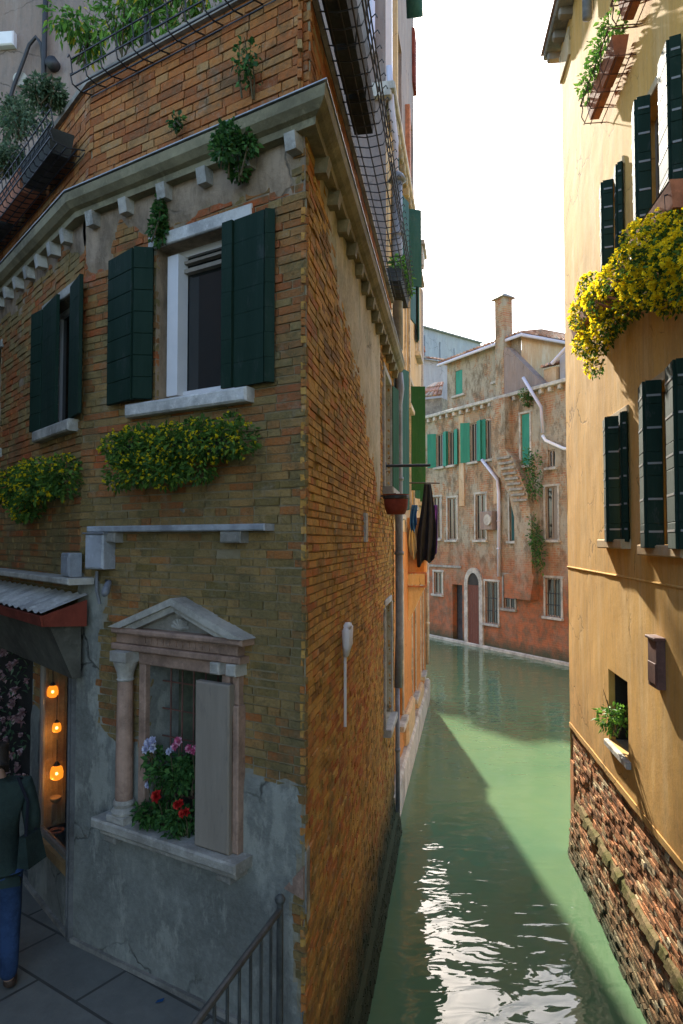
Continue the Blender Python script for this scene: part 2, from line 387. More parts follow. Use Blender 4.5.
t = NT('water')     # cloudy green canal water with a glossy rippled skin
v = t.coord((1, .8, 1))
c = t.mix(t.ramp(t.noise(.35, 5, .6), [(.35, 0.), (.65, 1.)]), (.078, .150, .080), (.105, .172, .086))
t.col(c, .02, .5); t.b.inputs['IOR'].default_value = 1.42
h = t.math('ADD', t.math('MULTIPLY', t.noise(.8, 2, .5, t.coord((1, 2.0, 1)), .6), 1.0), t.math('MULTIPLY', t.noise(2.4, 2, .5, t.coord((1, 1.9, 1)), .8), .34))
t.bump(h, .30, .075); M['water'] = t.m

t = NT('paving')
g = t.n('ShaderNodeNewGeometry'); mp = t.n('ShaderNodeMapping'); mp.inputs['Rotation'].default_value = (0, 0, R_(35)); t.l(g.outputs['Position'], mp.inputs[0])
b = t.n('ShaderNodeTexBrick'); t.l(mp.outputs[0], b.inputs['Vector']); b.inputs['Scale'].default_value = 1
b.inputs['Brick Width'].default_value = .85; b.inputs['Row Height'].default_value = .42; b.inputs['Mortar Size'].default_value = .012
b.inputs['Color1'].default_value = (.16, .165, .145, 1); b.inputs['Color2'].default_value = (.21, .21, .18, 1); b.inputs['Mortar'].default_value = (.06, .06, .05, 1)
c = t.mix(t.ramp(t.noise(3, 7, .7), [(.35, 0.), (.7, .6)]), b.outputs['Color'], (.09, .09, .085))
t.bump(t.math('ADD', t.math('MULTIPLY', b.outputs['Fac'], -.6), t.noise(12, 7, .6)), .4, .015); M['paving'] = t.col(c, .7, .3)

t = NT('lantern'); t.col((.5, .18, .03), .4); t.b.inputs['Emission Color'].default_value = (1, .25, .015, 1); t.b.inputs['Emission Strength'].default_value = .45; M['lantern'] = t.m
t = NT('bulb'); t.col((1, .8, .4), .4); t.b.inputs['Emission Color'].default_value = (1, .62, .18, 1); t.b.inputs['Emission Strength'].default_value = 1.6; M['bulb'] = t.m
M['wood_warm'] = mat_simple('wood_warm', (.42, .26, .11), .6, .3, 6, .2)

# ------------------------------------------------------------------ wall builder
def grid_lines(a, b, step, extra):
    n = max(1, int(round((b-a)/step))); L = [a+(b-a)*i/n for i in range(n+1)]
    L += [e for e in extra if a < e < b]; L.sort(); out = [L[0]]
    for x in L[1:]:
        if x-out[-1] > step*.12: out.append(x)
        elif x in extra: out[-1] = x
    return out

def brick_wall(fr, u0, u1, z0, z1, holes, pf, mats, name='wall', parent=None, cell=.04, bl=.235, bh=.062, mj=.011,
               relief=.007, wob=0., miss=.0, seed=0, deep=.014, tintf=None, wbase=None, reveal=.24, ztop=None):
    """One mesh: a mortar/render height field with every brick standing in it. pf(u,z) > 0 where render covers the bricks."""
    rnd = random.Random(seed); mb = MB(); wb = wbase or (lambda u, z: 0.)
    U = grid_lines(u0, u1, cell, [h[0] for h in holes]+[h[1] for h in holes])
    Z = grid_lines(z0, z1, cell, [h[2] for h in holes]+[h[3] for h in holes])
    def inside(u, z): return any(h[0] < u < h[1] and h[2] < z < h[3] for h in holes)
    idx = {}
    for i, u in enumerate(U):
        for j, z in enumerate(Z):
            f = pf(u, z); edge = any(abs(u-h[0]) < .01 or abs(u-h[1]) < .01 or abs(z-h[2]) < .01 or abs(z-h[3]) < .01 for h in holes)
            ww = max(-deep, min(.016, -deep+f*.16+deep*.5)) if f > -.2 else -deep
            ww += .0045*fbm(u*5, z*5, seed)*(1 if f > 0 else .5)
            idx[i, j] = len(mb.v); mb.v.append(fr.P(u, ww+wb(u, z), z))
    for i in range(len(U)-1):
        for j in range(len(Z)-1):
            um, zm = (U[i]+U[i+1])/2, (Z[j]+Z[j+1])/2
            if inside(um, zm) or (ztop and zm > ztop(um)): continue
            mb.face((idx[i, j], idx[i+1, j], idx[i+1, j+1], idx[i, j+1]), max(0., min(1., pf(um, zm)*8+.5)))
    mb.mi = 1; row = 0; z = z0+.004
    while z < z1:
        h = bh*(1+rnd.uniform(-.06, .06)); off = (row % 2)*.5*bl+rnd.uniform(-.03, .03); u = u0-off
        while u < u1:
            L = bl*(rnd.choice([1, 1, 1, .52, .5])+rnd.uniform(-.05, .05)); a, b = max(u+mj/2, u0), min(u+L-mj/2, u1); u += L
            if b-a < .03: continue
            zm = z+h/2; segs = [(a, b)]
            for hh in holes:
                if hh[2] < zm < hh[3]:
                    ns = []
                    for (p, q) in segs:
                        if q <= hh[0] or p >= hh[1]: ns.append((p, q))
                        else:
                            if hh[0]-p > .03: ns.append((p, hh[0]))
                            if q-hh[1] > .03: ns.append((hh[1], q))
                    segs = ns
            for p, q in segs:
                um = (p+q)/2
                if ztop and zm > ztop(um): continue
                f = pf(um, zm)
                if f > .09 or rnd.random() < miss: continue
                t = rnd.random()
                if tintf: t = tintf(um, zm, t)
                mb.tint = t; b0 = wb(um, zm)
                w1 = b0+rnd.uniform(-relief*.6, relief)+wob*max(0, rnd.gauss(0, 1))*.5-wob*.2
                zt = min(z+h-mj, z1); j = .0025+wob*.06
                mb.box(fr, p, q, b0-.03, w1, z+rnd.uniform(-.002, .002)+.02*wob*rnd.uniform(-1, 1), zt, j if w1 > 0 else .002)
        z += h; row += 1
    mb.mi = 0; mb.tint = 1.
    for h in holes:                                     # reveals into the wall
        u_, v_, a, b = h[:4]; d = h[4] if len(h) > 4 else reveal; o = .004
        for q in (((u_, a), (v_, a)), ((v_, a), (v_, b)), ((v_, b), (u_, b)), ((u_, b), (u_, a))):
            (p0, q0), (p1, q1) = q
            mb.quad(fr.P(p0, o, q0), fr.P(p1, o, q1), fr.P(p1, -d, q1), fr.P(p0, -d, q0))
    return mb.build(name, mats, parent, recalc=False)

def flat_wall(fr, u0, u1, z0, z1, holes, mat, name='wall', parent=None, cell=.25, amp=.006, depth=.25, w=0, ztop=None):
    mb = MB()
    U = grid_lines(u0, u1, cell, [h[0] for h in holes]+[h[1] for h in holes])
    Z = grid_lines(z0, z1, cell, [h[2] for h in holes]+[h[3] for h in holes])
    idx = {}
    for i, u in enumerate(U):
        for j, z in enumerate(Z): idx[i, j] = len(mb.v); mb.v.append(fr.P(u, w+amp*fbm(u*1.3, z*1.3, 5), z))
    for i in range(len(U)-1):
        for j in range(len(Z)-1):
            um, zm = (U[i]+U[i+1])/2, (Z[j]+Z[j+1])/2
            if any(h[0] < um < h[1] and h[2] < zm < h[3] for h in holes): continue
            mb.face((idx[i, j], idx[i+1, j], idx[i+1, j+1], idx[i, j+1]))
    for h in holes:
        u_, v_, a, b = h[:4]
        for q in (((u_, a), (v_, a)), ((v_, a), (v_, b)), ((v_, b), (u_, b)), ((u_, b), (u_, a))):
            (p0, q0), (p1, q1) = q
            dp = h[4] if len(h) > 4 else depth; mb.quad(fr.P(p0, w, q0), fr.P(p1, w, q1), fr.P(p1, w-dp, q1), fr.P(p0, w-dp, q0))
    return mb.build(name, mat, parent, recalc=False, smooth=False)

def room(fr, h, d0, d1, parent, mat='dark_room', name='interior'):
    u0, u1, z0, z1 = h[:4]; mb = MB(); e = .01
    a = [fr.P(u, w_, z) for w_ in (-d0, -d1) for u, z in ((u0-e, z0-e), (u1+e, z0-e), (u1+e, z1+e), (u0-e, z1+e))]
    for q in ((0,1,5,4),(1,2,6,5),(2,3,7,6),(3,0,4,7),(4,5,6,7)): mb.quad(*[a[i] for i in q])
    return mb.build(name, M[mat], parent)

def shutter_leaf(fr, ua, wa, ub, wb_, z0, z1, mat, parent, boards=3, th=.03, slats=False, hinges=True, name='shutter', strap='iron'):
    """a shutter leaf standing between two plan points of the wall frame"""
    hor = 7 if mat == 'shutter' else 0
    A = fr.P(ua, wa, 0); B = fr.P(ub, wb_, 0); L = (B-A).length; d = (B-A)/L
    n = Vector((-d.y, d.x, 0)); f2 = Frame(A.xy, d.xy, n.xy); mb = MB()
    if slats:
        mb.box(f2, 0, L, -th*.35, th*.35, z0, z1)
        mb.box(f2, 0, .04, -th*.5, th*.5, z0, z1); mb.box(f2, L-.04, L, -th*.5, th*.5, z0, z1)
        mb.box(f2, .04, L-.04, -th*.5, th*.5, z0, z0+.06); mb.box(f2, .04, L-.04, -th*.5, th*.5, z1-.06, z1)
        k = int((z1-z0-.12)/.05)
        for i in range(k):
            zz = z0+.06+(z1-z0-.12)*(i+.5)/k; mb.box(f2, .042, L-.042, -th*.48, th*.48, zz-.014, zz+.014)
    else:
        if hor:
            for i in range(hor):
                a, b = z0+(z1-z0)*i/hor, z0+(z1-z0)*(i+1)/hor; mb.bevbox(f2, random.uniform(0, .002), L-random.uniform(0, .002), -th*.5, th*.5+random.uniform(-.001, .001), a+.001, b-.001, .004)
        for i in range(0 if hor else boards):
            a, b = L*i/boards, L*(i+1)/boards
            mb.bevbox(f2, a+.0015, b-.0015, -th*.5, th*.5, z0+random.uniform(0, .004), z1-random.uniform(0, .004), .004)
        mb.box(f2, .003, L-.003, -th*.3, th*.3, z0+.006, z1-.006)
    o = mb.build(name, M[mat], parent)
    if hinges:
        hb = MB()
        for q in (.16, .5, .84):
            zz = z0+(z1-z0)*q; hb.box(f2, -.008, L*.9, -th*.5-.005, th*.5+.005, zz-.012, zz+.012)
        return o, hb
    return o, None

# ------------------------------------------------------------------ foliage
def foliage(mb, c, r, n, ln, rnd, squash=(1, 1, 1), droop=.3, tmax=.79, shell=.35, wd=.55, mi=0):
    c = Vector(c)
    for _ in range(n):
        d = Vector((rnd.gauss(0, 1), rnd.gauss(0, 1), rnd.gauss(0, 1))).normalized()
        rr = r*(shell+(1-shell)*rnd.random()**.6)
        p = c+Vector((d.x*squash[0], d.y*squash[1], d.z*squash[2]))*rr
        dd = (d+Vector((rnd.uniform(-1, 1), rnd.uniform(-1, 1), rnd.uniform(-1, 1)))*.8-Vector((0, 0, droop))).normalized()
        up = Vector((rnd.uniform(-1, 1), rnd.uniform(-1, 1), rnd.uniform(.2, 1)))
        l = ln*rnd.uniform(.6, 1.3); mb.mi = mi
        mb.leaf(p, dd, up, l, l*wd, rnd.random()*tmax)
def blossom(mb, c, r, rnd, mi=1, n=7, out=None):
    c = Vector(c); out = out or Vector((rnd.uniform(-1, 1), rnd.uniform(-1, 1), rnd.uniform(0, 1)))
    mb.mi = mi
    for k in range(n):
        d = Vector((rnd.gauss(0, 1), rnd.gauss(0, 1), rnd.gauss(0, 1))).normalized()+out.normalized()*.7
        mb.leaf(c, d, Vector((rnd.uniform(-1, 1), rnd.uniform(-1, 1), 1)), r*rnd.uniform(.8, 1.2), r*.8, rnd.random())

def flower_mass(name, fr, blobs, label, cat, group, leaf='leaf', petal='petal_yellow', nfl=20, nleaf=160, lsize=.045, fsize=.02, seed=0, box=None, boxmat='terracotta', stems=True, ftop=0.3):
    """planter hanging on a wall: blobs = (u, w, z, r)"""
    rnd = random.Random(seed)
    b0 = blobs[0]; root = thing(name, fr.P(b0[0], .02, min(b[2]-b[3] for b in blobs)), label, cat, group)
    mb = MB(); mb2 = MB()
    for (u, w_, z, r) in blobs:
        foliage(mb, fr.P(u, w_, z), r, int(nleaf*(r/.15)**2), lsize, rnd)
        for _ in range(int(nfl*(r/.15)**2)):
            d = Vector((rnd.gauss(0, 1), rnd.gauss(0, 1), rnd.gauss(0, 1)+ftop)).normalized()
            out3 = Vector((fr.n.x, fr.n.y, 0))
            if d.dot(out3) < -.5: d = -d
            blossom(mb2, fr.P(u, w_, z)+d*r*rnd.uniform(.92, 1.12), fsize, rnd, 0, 6, d)
        if stems:
            mb.mi = 0
            for _ in range(2): mb.tint = .1; mb.tube([fr.P(u, w_*.6, z-r*.2), fr.P(u+rnd.uniform(-.1, .1), w_, z-r*.5), fr.P(u+rnd.uniform(-.15, .15), w_+.03, z-r*rnd.uniform(.7, 1.))], .003, 4)
    mb.build('foliage', M[leaf], root, recalc=False)
    if mb2.v: mb2.build('blossom', M[petal], root, recalc=False)
    if box:
        u0, u1, w0, w1, z0, z1 = box; q = MB(); q.hexa([fr.P(u0+.02, w0+.01, z0), fr.P(u1-.02, w0+.01, z0), fr.P(u1-.02, w1-.025, z0), fr.P(u0+.02, w1-.025, z0), fr.P(u0, w0, z1), fr.P(u1, w0, z1), fr.P(u1, w1, z1), fr.P(u0, w1, z1)])
        q.build('planter', M[boxmat], root)
        q = MB()
        for uu in (u0+.08, u1-.08):
            q.tube([fr.P(uu, 0, z1), fr.P(uu, w1+.012, z0+.12), fr.P(uu, w1+.01, z0-.012), fr.P(uu, 0, z0-.014)], .006, 5)
        q.tube([fr.P(u0-.02, w1+.016, z1-.03), fr.P(u1+.02, w1+.016, z1-.03)], .006, 5)
        q.build('bracket', M['iron'], root)
    return root

# ================================================================== THE SETTING
mb = MB(); mb.hexa([Vector((x, y, z)) for z in (-2.5, 0) for x, y in ((-120, -60), (120, -60), (120, 160), (-120, 160))])
tag(mb.build('water', M['water']), kind='structure')
# calle pavement: from the wall foot back under the camera (a quay slab 1.3 m over the water)
FLOOR = 1.33
mb = MB()
q = [C+Vector((-.02, .02)), Bp, Bp+F2.d*6, Vector((-7.5, 9)), Vector((-7.5, -5)), Vector((-.9, -5)), Vector((-.42, 3.2)), Vector((-.23, 4.36))]
n = len(q); mb.v = [Vector((p.x, p.y, FLOOR-1.6)) for p in q]+[Vector((p.x, p.y, FLOOR)) for p in q]
mb.face(tuple(range(n))[::-1]); mb.face(tuple(range(n, 2*n)))
for i in range(n): j = (i+1) % n; mb.face((i, j, n+j, n+i))
tag(mb.build('pavement', M['paving']), kind='structure')
mb = MB(); fs = Frame(Bp, F2.d, F2.n)
mb.box(F1, -.02, 2.2, .004, .045, FLOOR-.05, FLOOR+.035); mb.box(F2, 0.0, 6, .004, .045, FLOOR-.05, FLOOR+.035)
tag(mb.build('kerb', M['stone_dark']), kind='structure')

# ================================================================== CORNER HOUSE (left)
house = thing('brick_house', (-1.5, 6.5, 0), 'old brick corner house with stone cornice and rooftop parapet, left side of the canal', 'house')
ZC = 7.02                                                 # underside of the cornice
win1 = (.50, 1.36, 5.45, 6.60)
niche = (.65, 1.38, 2.42, 3.54, .30)
def pf1(u, z):
    # render low on the wall, a strip beside the shop, and a scarred band under the cornice
    edge = 2.93+.10*fbm(u*1.6, 3.1)+(.0 if u < 1.5 else .1)
    f = (edge-z)*.9
    f = max(f, (u-1.90+.06*fbm(z*2, 1.7))*1.2 if z < 4.15+.1*fbm(u*4, 9) else -1)
    top = (z-6.66+.12*fbm(u*2.2, 7.7))*.8+.18*fbm(u*3.1, z*3.1, 4)-.05
    f = max(f, top if u < 2.2 else -1)
    f = max(f, .30*fbm(u*2.3+9, z*2.0, 2)-.22, .3*fbm(u*7, z*7, 12)-.30)
    if z < 2.9 and u < .12: f = min(f, .35*fbm(u*9, z*3, 8)+(u-.02)*3)
    return f
def pf2(u, z):
    edge = 3.0+.1*fbm(u*1.6, 8.1)
    f = (edge-z)*.9
    f = max(f, .2*fbm(u*2.1+3, z*2.1, 2)-.2+(.12 if u > .9 and z > 4.6 else 0))
    top = (z-6.7)*.6+.16*fbm(u*3, z*3, 4)-.04
    return max(f, top)
brick_wall(F1, 0, 2.2, FLOOR-.03, ZC+.12, [win1, niche], pf1, [M['mortar_calle'], M['brick_calle']], parent=house, cell=.028, seed=1, wob=.005, bh=.056, bl=.215, mj=.009, miss=.004,
           deep=.008, tintf=lambda u, z, t: min(1, max(0, t*.7+(.42 if z > 6.3 or (u < .3 and z > 5.3) else .05+.10*max(0, z-4.6))+.3*fbm(u*1.3, z*1.5, 6))))
shop = (.05, .92, 1.90, 3.45, .42); door = (1.15, 2.3, FLOOR-.02, 3.55, .5)
win2 = (.18, .92, 5.42, 6.50); win3 = (2.45, 3.1, 5.42, 6.5)
brick_wall(F2, 0, 6, FLOOR-.03, ZC+.12, [shop, door, win2, win3], pf2, [M['mortar_calle'], M['brick_calle']], parent=house, cell=.05, seed=2, wob=.003,
           tintf=lambda u, z, t: min(1, max(0, t*.6+.25+.2*fbm(u*1.3, z*1.5, 6))))
winc1 = (*FA.at(383, 490)[:1], 0, 0, 0)
cu = (4.95, 5.95, 5.15, 6.72); cl = (5.0, 5.95, 1.95, 3.55)
def pfA(u, z):
    f = -.3
    if z > 4.6:                                           # ragged render that survives under the eaves
        lo = 6.75-.42*max(0, u-.35)-.1*max(0, u-2.5)
        f = min((z-lo)*.35+.12*fbm(u*2, z*.8, 3), (u-.30)*1.2+.05*fbm(z*2, 2), (4.6-u)*.8)
    f = max(f, .35*fbm(u*1.4, z*1.1, 5)-.42)
    if u < .10 and 2.05 < z < 2.55: f = .1
    return f
def wbA(u, z):                                            # battered foot with a ledge near the water
    g = .012*fbm(u*1.1, z*.9, 2)
    return g+max(0, .62-z)*.10+(.05 if z < .32 else 0)
brick_wall(FA, 0, 6.6, -.3, ZC+.12, [cu, cl], pfA, [M['mortar_canal'], M['brick_canal']], parent=house, cell=.045, seed=3, wob=.005, relief=.006, miss=.006, bh=.055, bl=.22,
           wbase=wbA, deep=.012, tintf=lambda u, z, t: min(1, max(0, t*.75+.12+(.18 if u < .5 and z > 4 else 0)+.22*fbm(u*.9, z*1.1, 6))))
# far end wall and terrace floor close the block
mb = MB(); e1 = FA.P(6.6, 0, 0); e2 = F2.P(6, 0, 0)
mb.quad(FA.P(6.6, 0, -.3), Vector((-4.5, 12.0, -.3)), Vector((-4.5, 12.0, ZC)), FA.P(6.6, 0, ZC))
mb.build('end_wall', M['stucco_grey'], house)
mb = MB(); mb.v = [Vector((p.x, p.y, ZC+.1)) for p in (FA.P(6.6, -.02, 0), Vector((C.x, C.y))+Vector((-.01, .05)), Vector((Bp.x, Bp.y))+Vector((.01, .03)), F2.P(6, -.02, 0), Vector((-4.5, 12.0)))]
mb.face((0, 1, 2, 3, 4)); mb.build('terrace_floor', M['stone_dark'], house)
# cornice
def mitre(a, b):
    m = (a+b).normalized(); return m/max(.35, m.dot(a))
path = [FA.P(6.62, 0, 0).xy, C, Bp, F2.P(6, 0, 0).xy]
nrm = [FA.n, mitre(FA.n, F1.n), mitre(F1.n, F2.n), F2.n]
def fine(path, nrm, step=.35):
    P, N = [], []
    for i in range(len(path)-1):
        a, b = Vector(path[i]), Vector(path[i+1]); k = max(1, int((b-a).length/step))
        # interpolate in the plane: keep the straight edge between mitred ends
        for j in range(k): t_ = j/k; P.append(a.lerp(b, t_)); N.append(Vector(nrm[i]).lerp(Vector(nrm[i+1]), t_))
    P.append(Vector(path[-1])); N.append(Vector(nrm[-1])); return P, N
mb = MB(); pp, nn = fine(path, nrm)
mb.sweep(pp, nn, [(-.03, ZC), (.085, ZC), (.09, ZC+.045), (.125, ZC+.06), (.165, ZC+.10), (.175, ZC+.165), (.16, ZC+.175), (-.03, ZC+.215)])
M['cornice'] = mat_simple('cornice_stone', (.27, .235, .14), .85, .45, 4, .5, .01)
mb.build('cornice', M['cornice'], house)
mb = MB(); mb.sweep(pp, nn, [(.10, ZC+.199), (.183, ZC+.179), (.183, ZC+.187), (.02, ZC+.226)]); mb.build('flashing', M['zinc'], house)
def bracket(fr, u, sz=.085, mat='stone'):
    m = MB(); m.hexa([fr.P(u+a*sz*.5, b, z) for z, bb in ((ZC-.105, (.0, .085)), (ZC+.002, (.0, .105))) for a, b in ((-1, bb[0]), (1, bb[0]), (1, bb[1]), (-1, bb[1]))])
    return m.build('bracket', M[mat], house)
for u in (.06, .44, .83, 1.23, 1.64, 2.03): bracket(F1, u)
for u in (.28, .62, .97, 1.32, 1.67, 2.02, 2.37, 2.72, 3.1, 3.5, 3.9): bracket(F2, u)
for i in range(14): bracket(FA, .30+.46*i, .10, 'cornice')
# parapet of the roof terrace
path2 = [FA.P(6.6, -.02, 0).xy, C-mitre(FA.n, F1.n)*.03, Bp-mitre(F1.n, F2.n)*.03, F2.P(6, -.03, 0).xy]
PT = 8.17
for (fr, u1_, sd_) in ((F1, 2.2, 11), (F2, 6, 12)):
    o_ = Frame(fr.P(0, -.03, 0).xy, fr.d, fr.n)
    brick_wall(o_, 0, u1_, ZC+.2, PT, [], lambda u, z: -.3, [M['mortar_calle'], M['brick_parapet']], 'parapet', house, .1, bl=.25, bh=.066, mj=.010, seed=sd_, wob=.001, relief=.004,
               tintf=lambda u, z, t: min(1, max(0, t*.8+.1)))
o_ = Frame(FA.P(0, -.03, 0).xy, FA.d, FA.n)
brick_wall(o_, 0, 6.6, ZC+.2, PT, [], lambda u, z: -.3, [M['mortar_calle'], M['brick_parapet']], 'parapet', house, .1, bl=.25, bh=.066, mj=.010, seed=13, wob=.001, relief=.004)
mb = MB(); pp2, nn2 = fine(path2, nrm); mb.sweep(pp2, nn2, [(-.22, PT), (.035, PT), (.035, PT+.05), (-.22, PT+.05)]); mb.build('coping', M['stone_dark'], house)
mb = MB(); mb.sweep(pp2, nn2, [(-.2, ZC+.1), (-.19, ZC+.1), (-.19, PT), (-.2, PT)]); mb.build('parapet_back', M['stucco_grey'], house)

# --- windows of the corner house
def stone_window(fr, h, parent, sill=True, lintel=True, frame='white_paint', ext=.07, glass='glass', depth=.16, sill_w=.09, mull=True, fw=.05, surround=False, rd=.9, smat='stone'):
    u0, u1, z0, z1 = h[:4]; mb = MB(); f = fw
    mb.box(fr, u0, u0+f, -depth-.05, -depth, z0, z1); mb.box(fr, u1-f, u1, -depth-.05, -depth, z0, z1)
    mb.box(fr, u0+f, u1-f, -depth-.05, -depth, z0, z0+f); mb.box(fr, u0+f, u1-f, -depth-.05, -depth, z1-f, z1)
    if mull: mb.box(fr, (u0+u1)/2-.025, (u0+u1)/2+.025, -depth-.045, -depth+.008, z0+f, z1-f)
    wn = mb.build('window', M[frame], parent)
    g = MB(); g.box(fr, u0+f*.8, u1-f*.8, -depth-.035, -depth-.028, z0+f*.8, z1-f*.8); g.build('pane', M[glass], wn)
    if sill:
        g = MB(); g.bevbox(fr, u0-ext, u1+ext, -.10, sill_w, z0-.10, z0-.002, .012); g.build('sill', M[smat], wn)
    if lintel:
        g = MB(); g.bevbox(fr, u0-ext, u1+ext, -.05, .022, z1+.002, z1+.085, .006); g.build('lintel', M[smat], wn)
    if surround:
        for a, b in ((u0-.09, u0-.002), (u1+.002, u1+.09)):
            g = MB(); g.bevbox(fr, a, b, -.05, .03, z0, z1, .006); g.build('jamb', M[smat], wn)
    return wn
def leaves(fr, wn, spec, z0, z1, mat, boards=3, slats=False):
    for (ua, wa, ub, wb2) in spec:
        o, hb = shutter_leaf(fr, ua, wa, ub, wb2, z0, z1, mat, wn, boards, slats=slats)
        # iron straps ride on the leaf: same mesh family, thin bars
        if hb and hb.v and not slats: pass
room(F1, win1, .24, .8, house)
w1 = stone_window(F1, win1, house, ext=.10, depth=.14, mull=False, fw=.05, sill=False, lintel=False)
g = MB(); g.bevbox(F1, .42, 1.60, -.10, .09, 5.35, 5.448, .014); g.build('sill', M['stone_pale'], w1)
g = MB(); g.bevbox(F1, .44, 1.44, -.05, .022, 6.602, 6.70, .008); g.build('lintel', M['stone_pale'], w1)
# inward white casement: wide left post with the dark room behind
g = MB(); g.box(F1, 1.20, 1.31, -.16, -.06, 5.50, 6.55); g.box(F1, .55, 1.2, -.16, -.12, 5.50, 5.535); g.build('casement', M['white_paint'], w1)
g = MB(); g.box(F1, .60, 1.2, -.17, -.12, 6.42, 6.45); g.box(F1, .60, 1.2, -.17, -.12, 6.49, 6.51); g.build('transom', M['wood_grey'], w1)
leaves(F1, w1, [(.56, .035, .29, .05)], 5.46, 6.60, 'shutter', 3)
leaves(F1, w1, [(.66, .050, .565, .052), (.285, .065, .235, .02)], 5.46, 6.60, 'shutter', 1)
leaves(F1, w1, [(1.36, .03, 1.47, .12), (1.49, .11, 1.84, .04)], 5.47, 6.60, 'shutter', 3)
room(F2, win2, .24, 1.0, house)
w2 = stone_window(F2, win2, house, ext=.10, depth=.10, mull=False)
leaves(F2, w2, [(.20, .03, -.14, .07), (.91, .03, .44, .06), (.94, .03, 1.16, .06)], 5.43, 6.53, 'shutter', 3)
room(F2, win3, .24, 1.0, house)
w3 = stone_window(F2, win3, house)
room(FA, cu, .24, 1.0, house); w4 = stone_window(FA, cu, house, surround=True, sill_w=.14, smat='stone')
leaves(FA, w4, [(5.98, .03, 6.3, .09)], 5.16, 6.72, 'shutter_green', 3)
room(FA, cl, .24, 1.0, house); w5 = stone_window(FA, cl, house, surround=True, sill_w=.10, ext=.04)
# stone ledge slab above the niche, with its two corbels, and scar patches
mb = MB(); mb.bevbox(F1, .25, 2.0, -.02, .10, 4.50, 4.545, .008); lg = mb.build('ledge', M['zinc'], house)
for u in (.55, 1.78): mb = MB(); mb.bevbox(F1, u-.09, u+.09, 0, .09, 4.42, 4.498, .01); mb.build('corbel', M['stone_dark'], house)
mb = MB(); mb.box(FA, 2.90, 3.08, -.01, .022, 4.42, 4.72); mb.build('stone_patch', M['stone'], house)
mb = MB(); mb.prism(F1, [(-.0, 2.24), (.0, 2.44), (.15, 2.27)], 0, .014); mb.build('corner_stone', M['marble_pink'], house)
mb = MB(); mb.box(FA, .0, .10, 0, .012, 2.15, 2.52); mb.build('corner_stone', M['wood_tan'] if False else M['stone_dark'], house)

# --- aedicule window (niche with column, pediment, sill)
F1s = Frame(F1.P(-.05, 0, 0).xy, F1.d, F1.n)
def aedicule():
    st = M['stone_dark']; pk = M['marble_pink']; fr = F1s
    wn = MB(); u0, u1, z0, z1 = niche[0]+.05, niche[1]+.05, niche[2], niche[3]
    wn.bevbox(fr, u0-.07, u0-.001, -.06, .05, z0, z1+.0, .008); wn.bevbox(fr, u1+.001, u1+.07, -.06, .05, z0, z1, .008)
    wn.bevbox(fr, u0-.07, u1+.07, -.06, .055, z1+.001, z1+.09, .008)
    root = wn.build('window_surround', M['marble_pink'], house)
    room(fr, (u0, u1, z0, z1), .30, .9, house)
    def piece(name, mat, fn): m = MB(); fn(m); return m.build(name, mat, root)
    def sill(m):
        m.bevbox(fr, .45, 1.84, -.02, .19, 2.345, 2.415, .012); m.bevbox(fr, .49, 1.80, -.02, .14, 2.29, 2.343, .012)
    piece('sill', M['stone'], sill)
    for u in (.62, 1.72): piece('corbel', M['stone_dark'], lambda m: m.bevbox(fr, u-.06, u+.06, 0, .12, 2.235, 2.288, .012))
    def entab(m):
        m.bevbox(fr, .50, 1.75, -.02, .10, 3.635, 3.68, .008); m.bevbox(fr, .54, 1.72, -.02, .075, 3.682, 3.755, .006); m.bevbox(fr, .46, 1.72, -.02, .13, 3.757, 3.80, .012)
        for i in range(11): a = .78+i*.062; m.box(fr, a, a+random.uniform(.02, .04), .074, .084, 3.70, 3.74)
    piece('entablature', M['marble_pink'], entab)
    def ped(m):
        a, b, zt, zb = .44, 1.74, 4.04, 3.802; c = (a+b)/2
        for s_, w1_ in ((0, .14), (1, .11)):
            o1 = .045*s_; th = .05
            m.prism(fr, [(a+.0+o1*3, zb+.0), (a+.13+o1*3, zb), (c, zt-th-o1), (c, zt-o1)], -.02, w1_)
            m.prism(fr, [(b-.0-o1*3, zb), (c, zt-.0006-o1), (c, zt-th-o1), (b-.13-o1*3, zb)], -.02, w1_-.001)
    piece('pediment', M['stone'], ped)
    piece('tympanum', M['stone_dark'], lambda m: m.prism(fr, [(.60, 3.80), (1.09, 3.985), (1.58, 3.80)], -.02, .03))
    def shell(m):
        for k in range(7):
            an = math.pi*(k+.5)/7; m.tube([fr.P(1.09, .04, 3.82), fr.P(1.09+.075*math.cos(an), .05, 3.82+.075*math.sin(an))], [.008, .016], 6)
    piece('relief', M['stone'], shell)
    # left free column
    cc = fr.P(1.60, .085, 2.417)
    piece('column', pk, lambda m: m.lathe(cc, [(.062, .15), (.064, .3), (.060, .7), (.055, 1.0)], 20))
    piece('column_base', M['stone'], lambda m: (m.bevbox(fr, 1.51, 1.69, 0, .17, 2.416, 2.465, .006), m.lathe(cc, [(.085, .05), (.09, .07), (.08, .09), (.07, .10), (.078, .125), (.07, .15)], 20)))
    piece('capital', M['stone'], lambda m: (m.lathe(cc, [(.056, 1.0), (.064, 1.01), (.056, 1.02), (.062, 1.06), (.085, 1.12), (.09, 1.14)], 20), m.bevbox(fr, 1.515, 1.685, 0, .165, 3.557, 3.634, .006)))
    # right side: a broken pilaster behind a tall grey board
    piece('pilaster', M['marble_pink'], lambda m: (m.bevbox(fr, .53, .635, 0, .075, 2.416, 3.36, .008), m.bevbox(fr, .57, .60, .07, .09, 2.5, 3.3, .004), m.bevbox(fr, .545, .60, 0, .06, 3.36, 3.55, .012)))
    for a in (.52, .66): piece('capital', M['stone'], lambda m: m.bevbox(fr, a, a+.085, 0, .12, 3.556, 3.634, .008))
    return root
aed = aedicule()
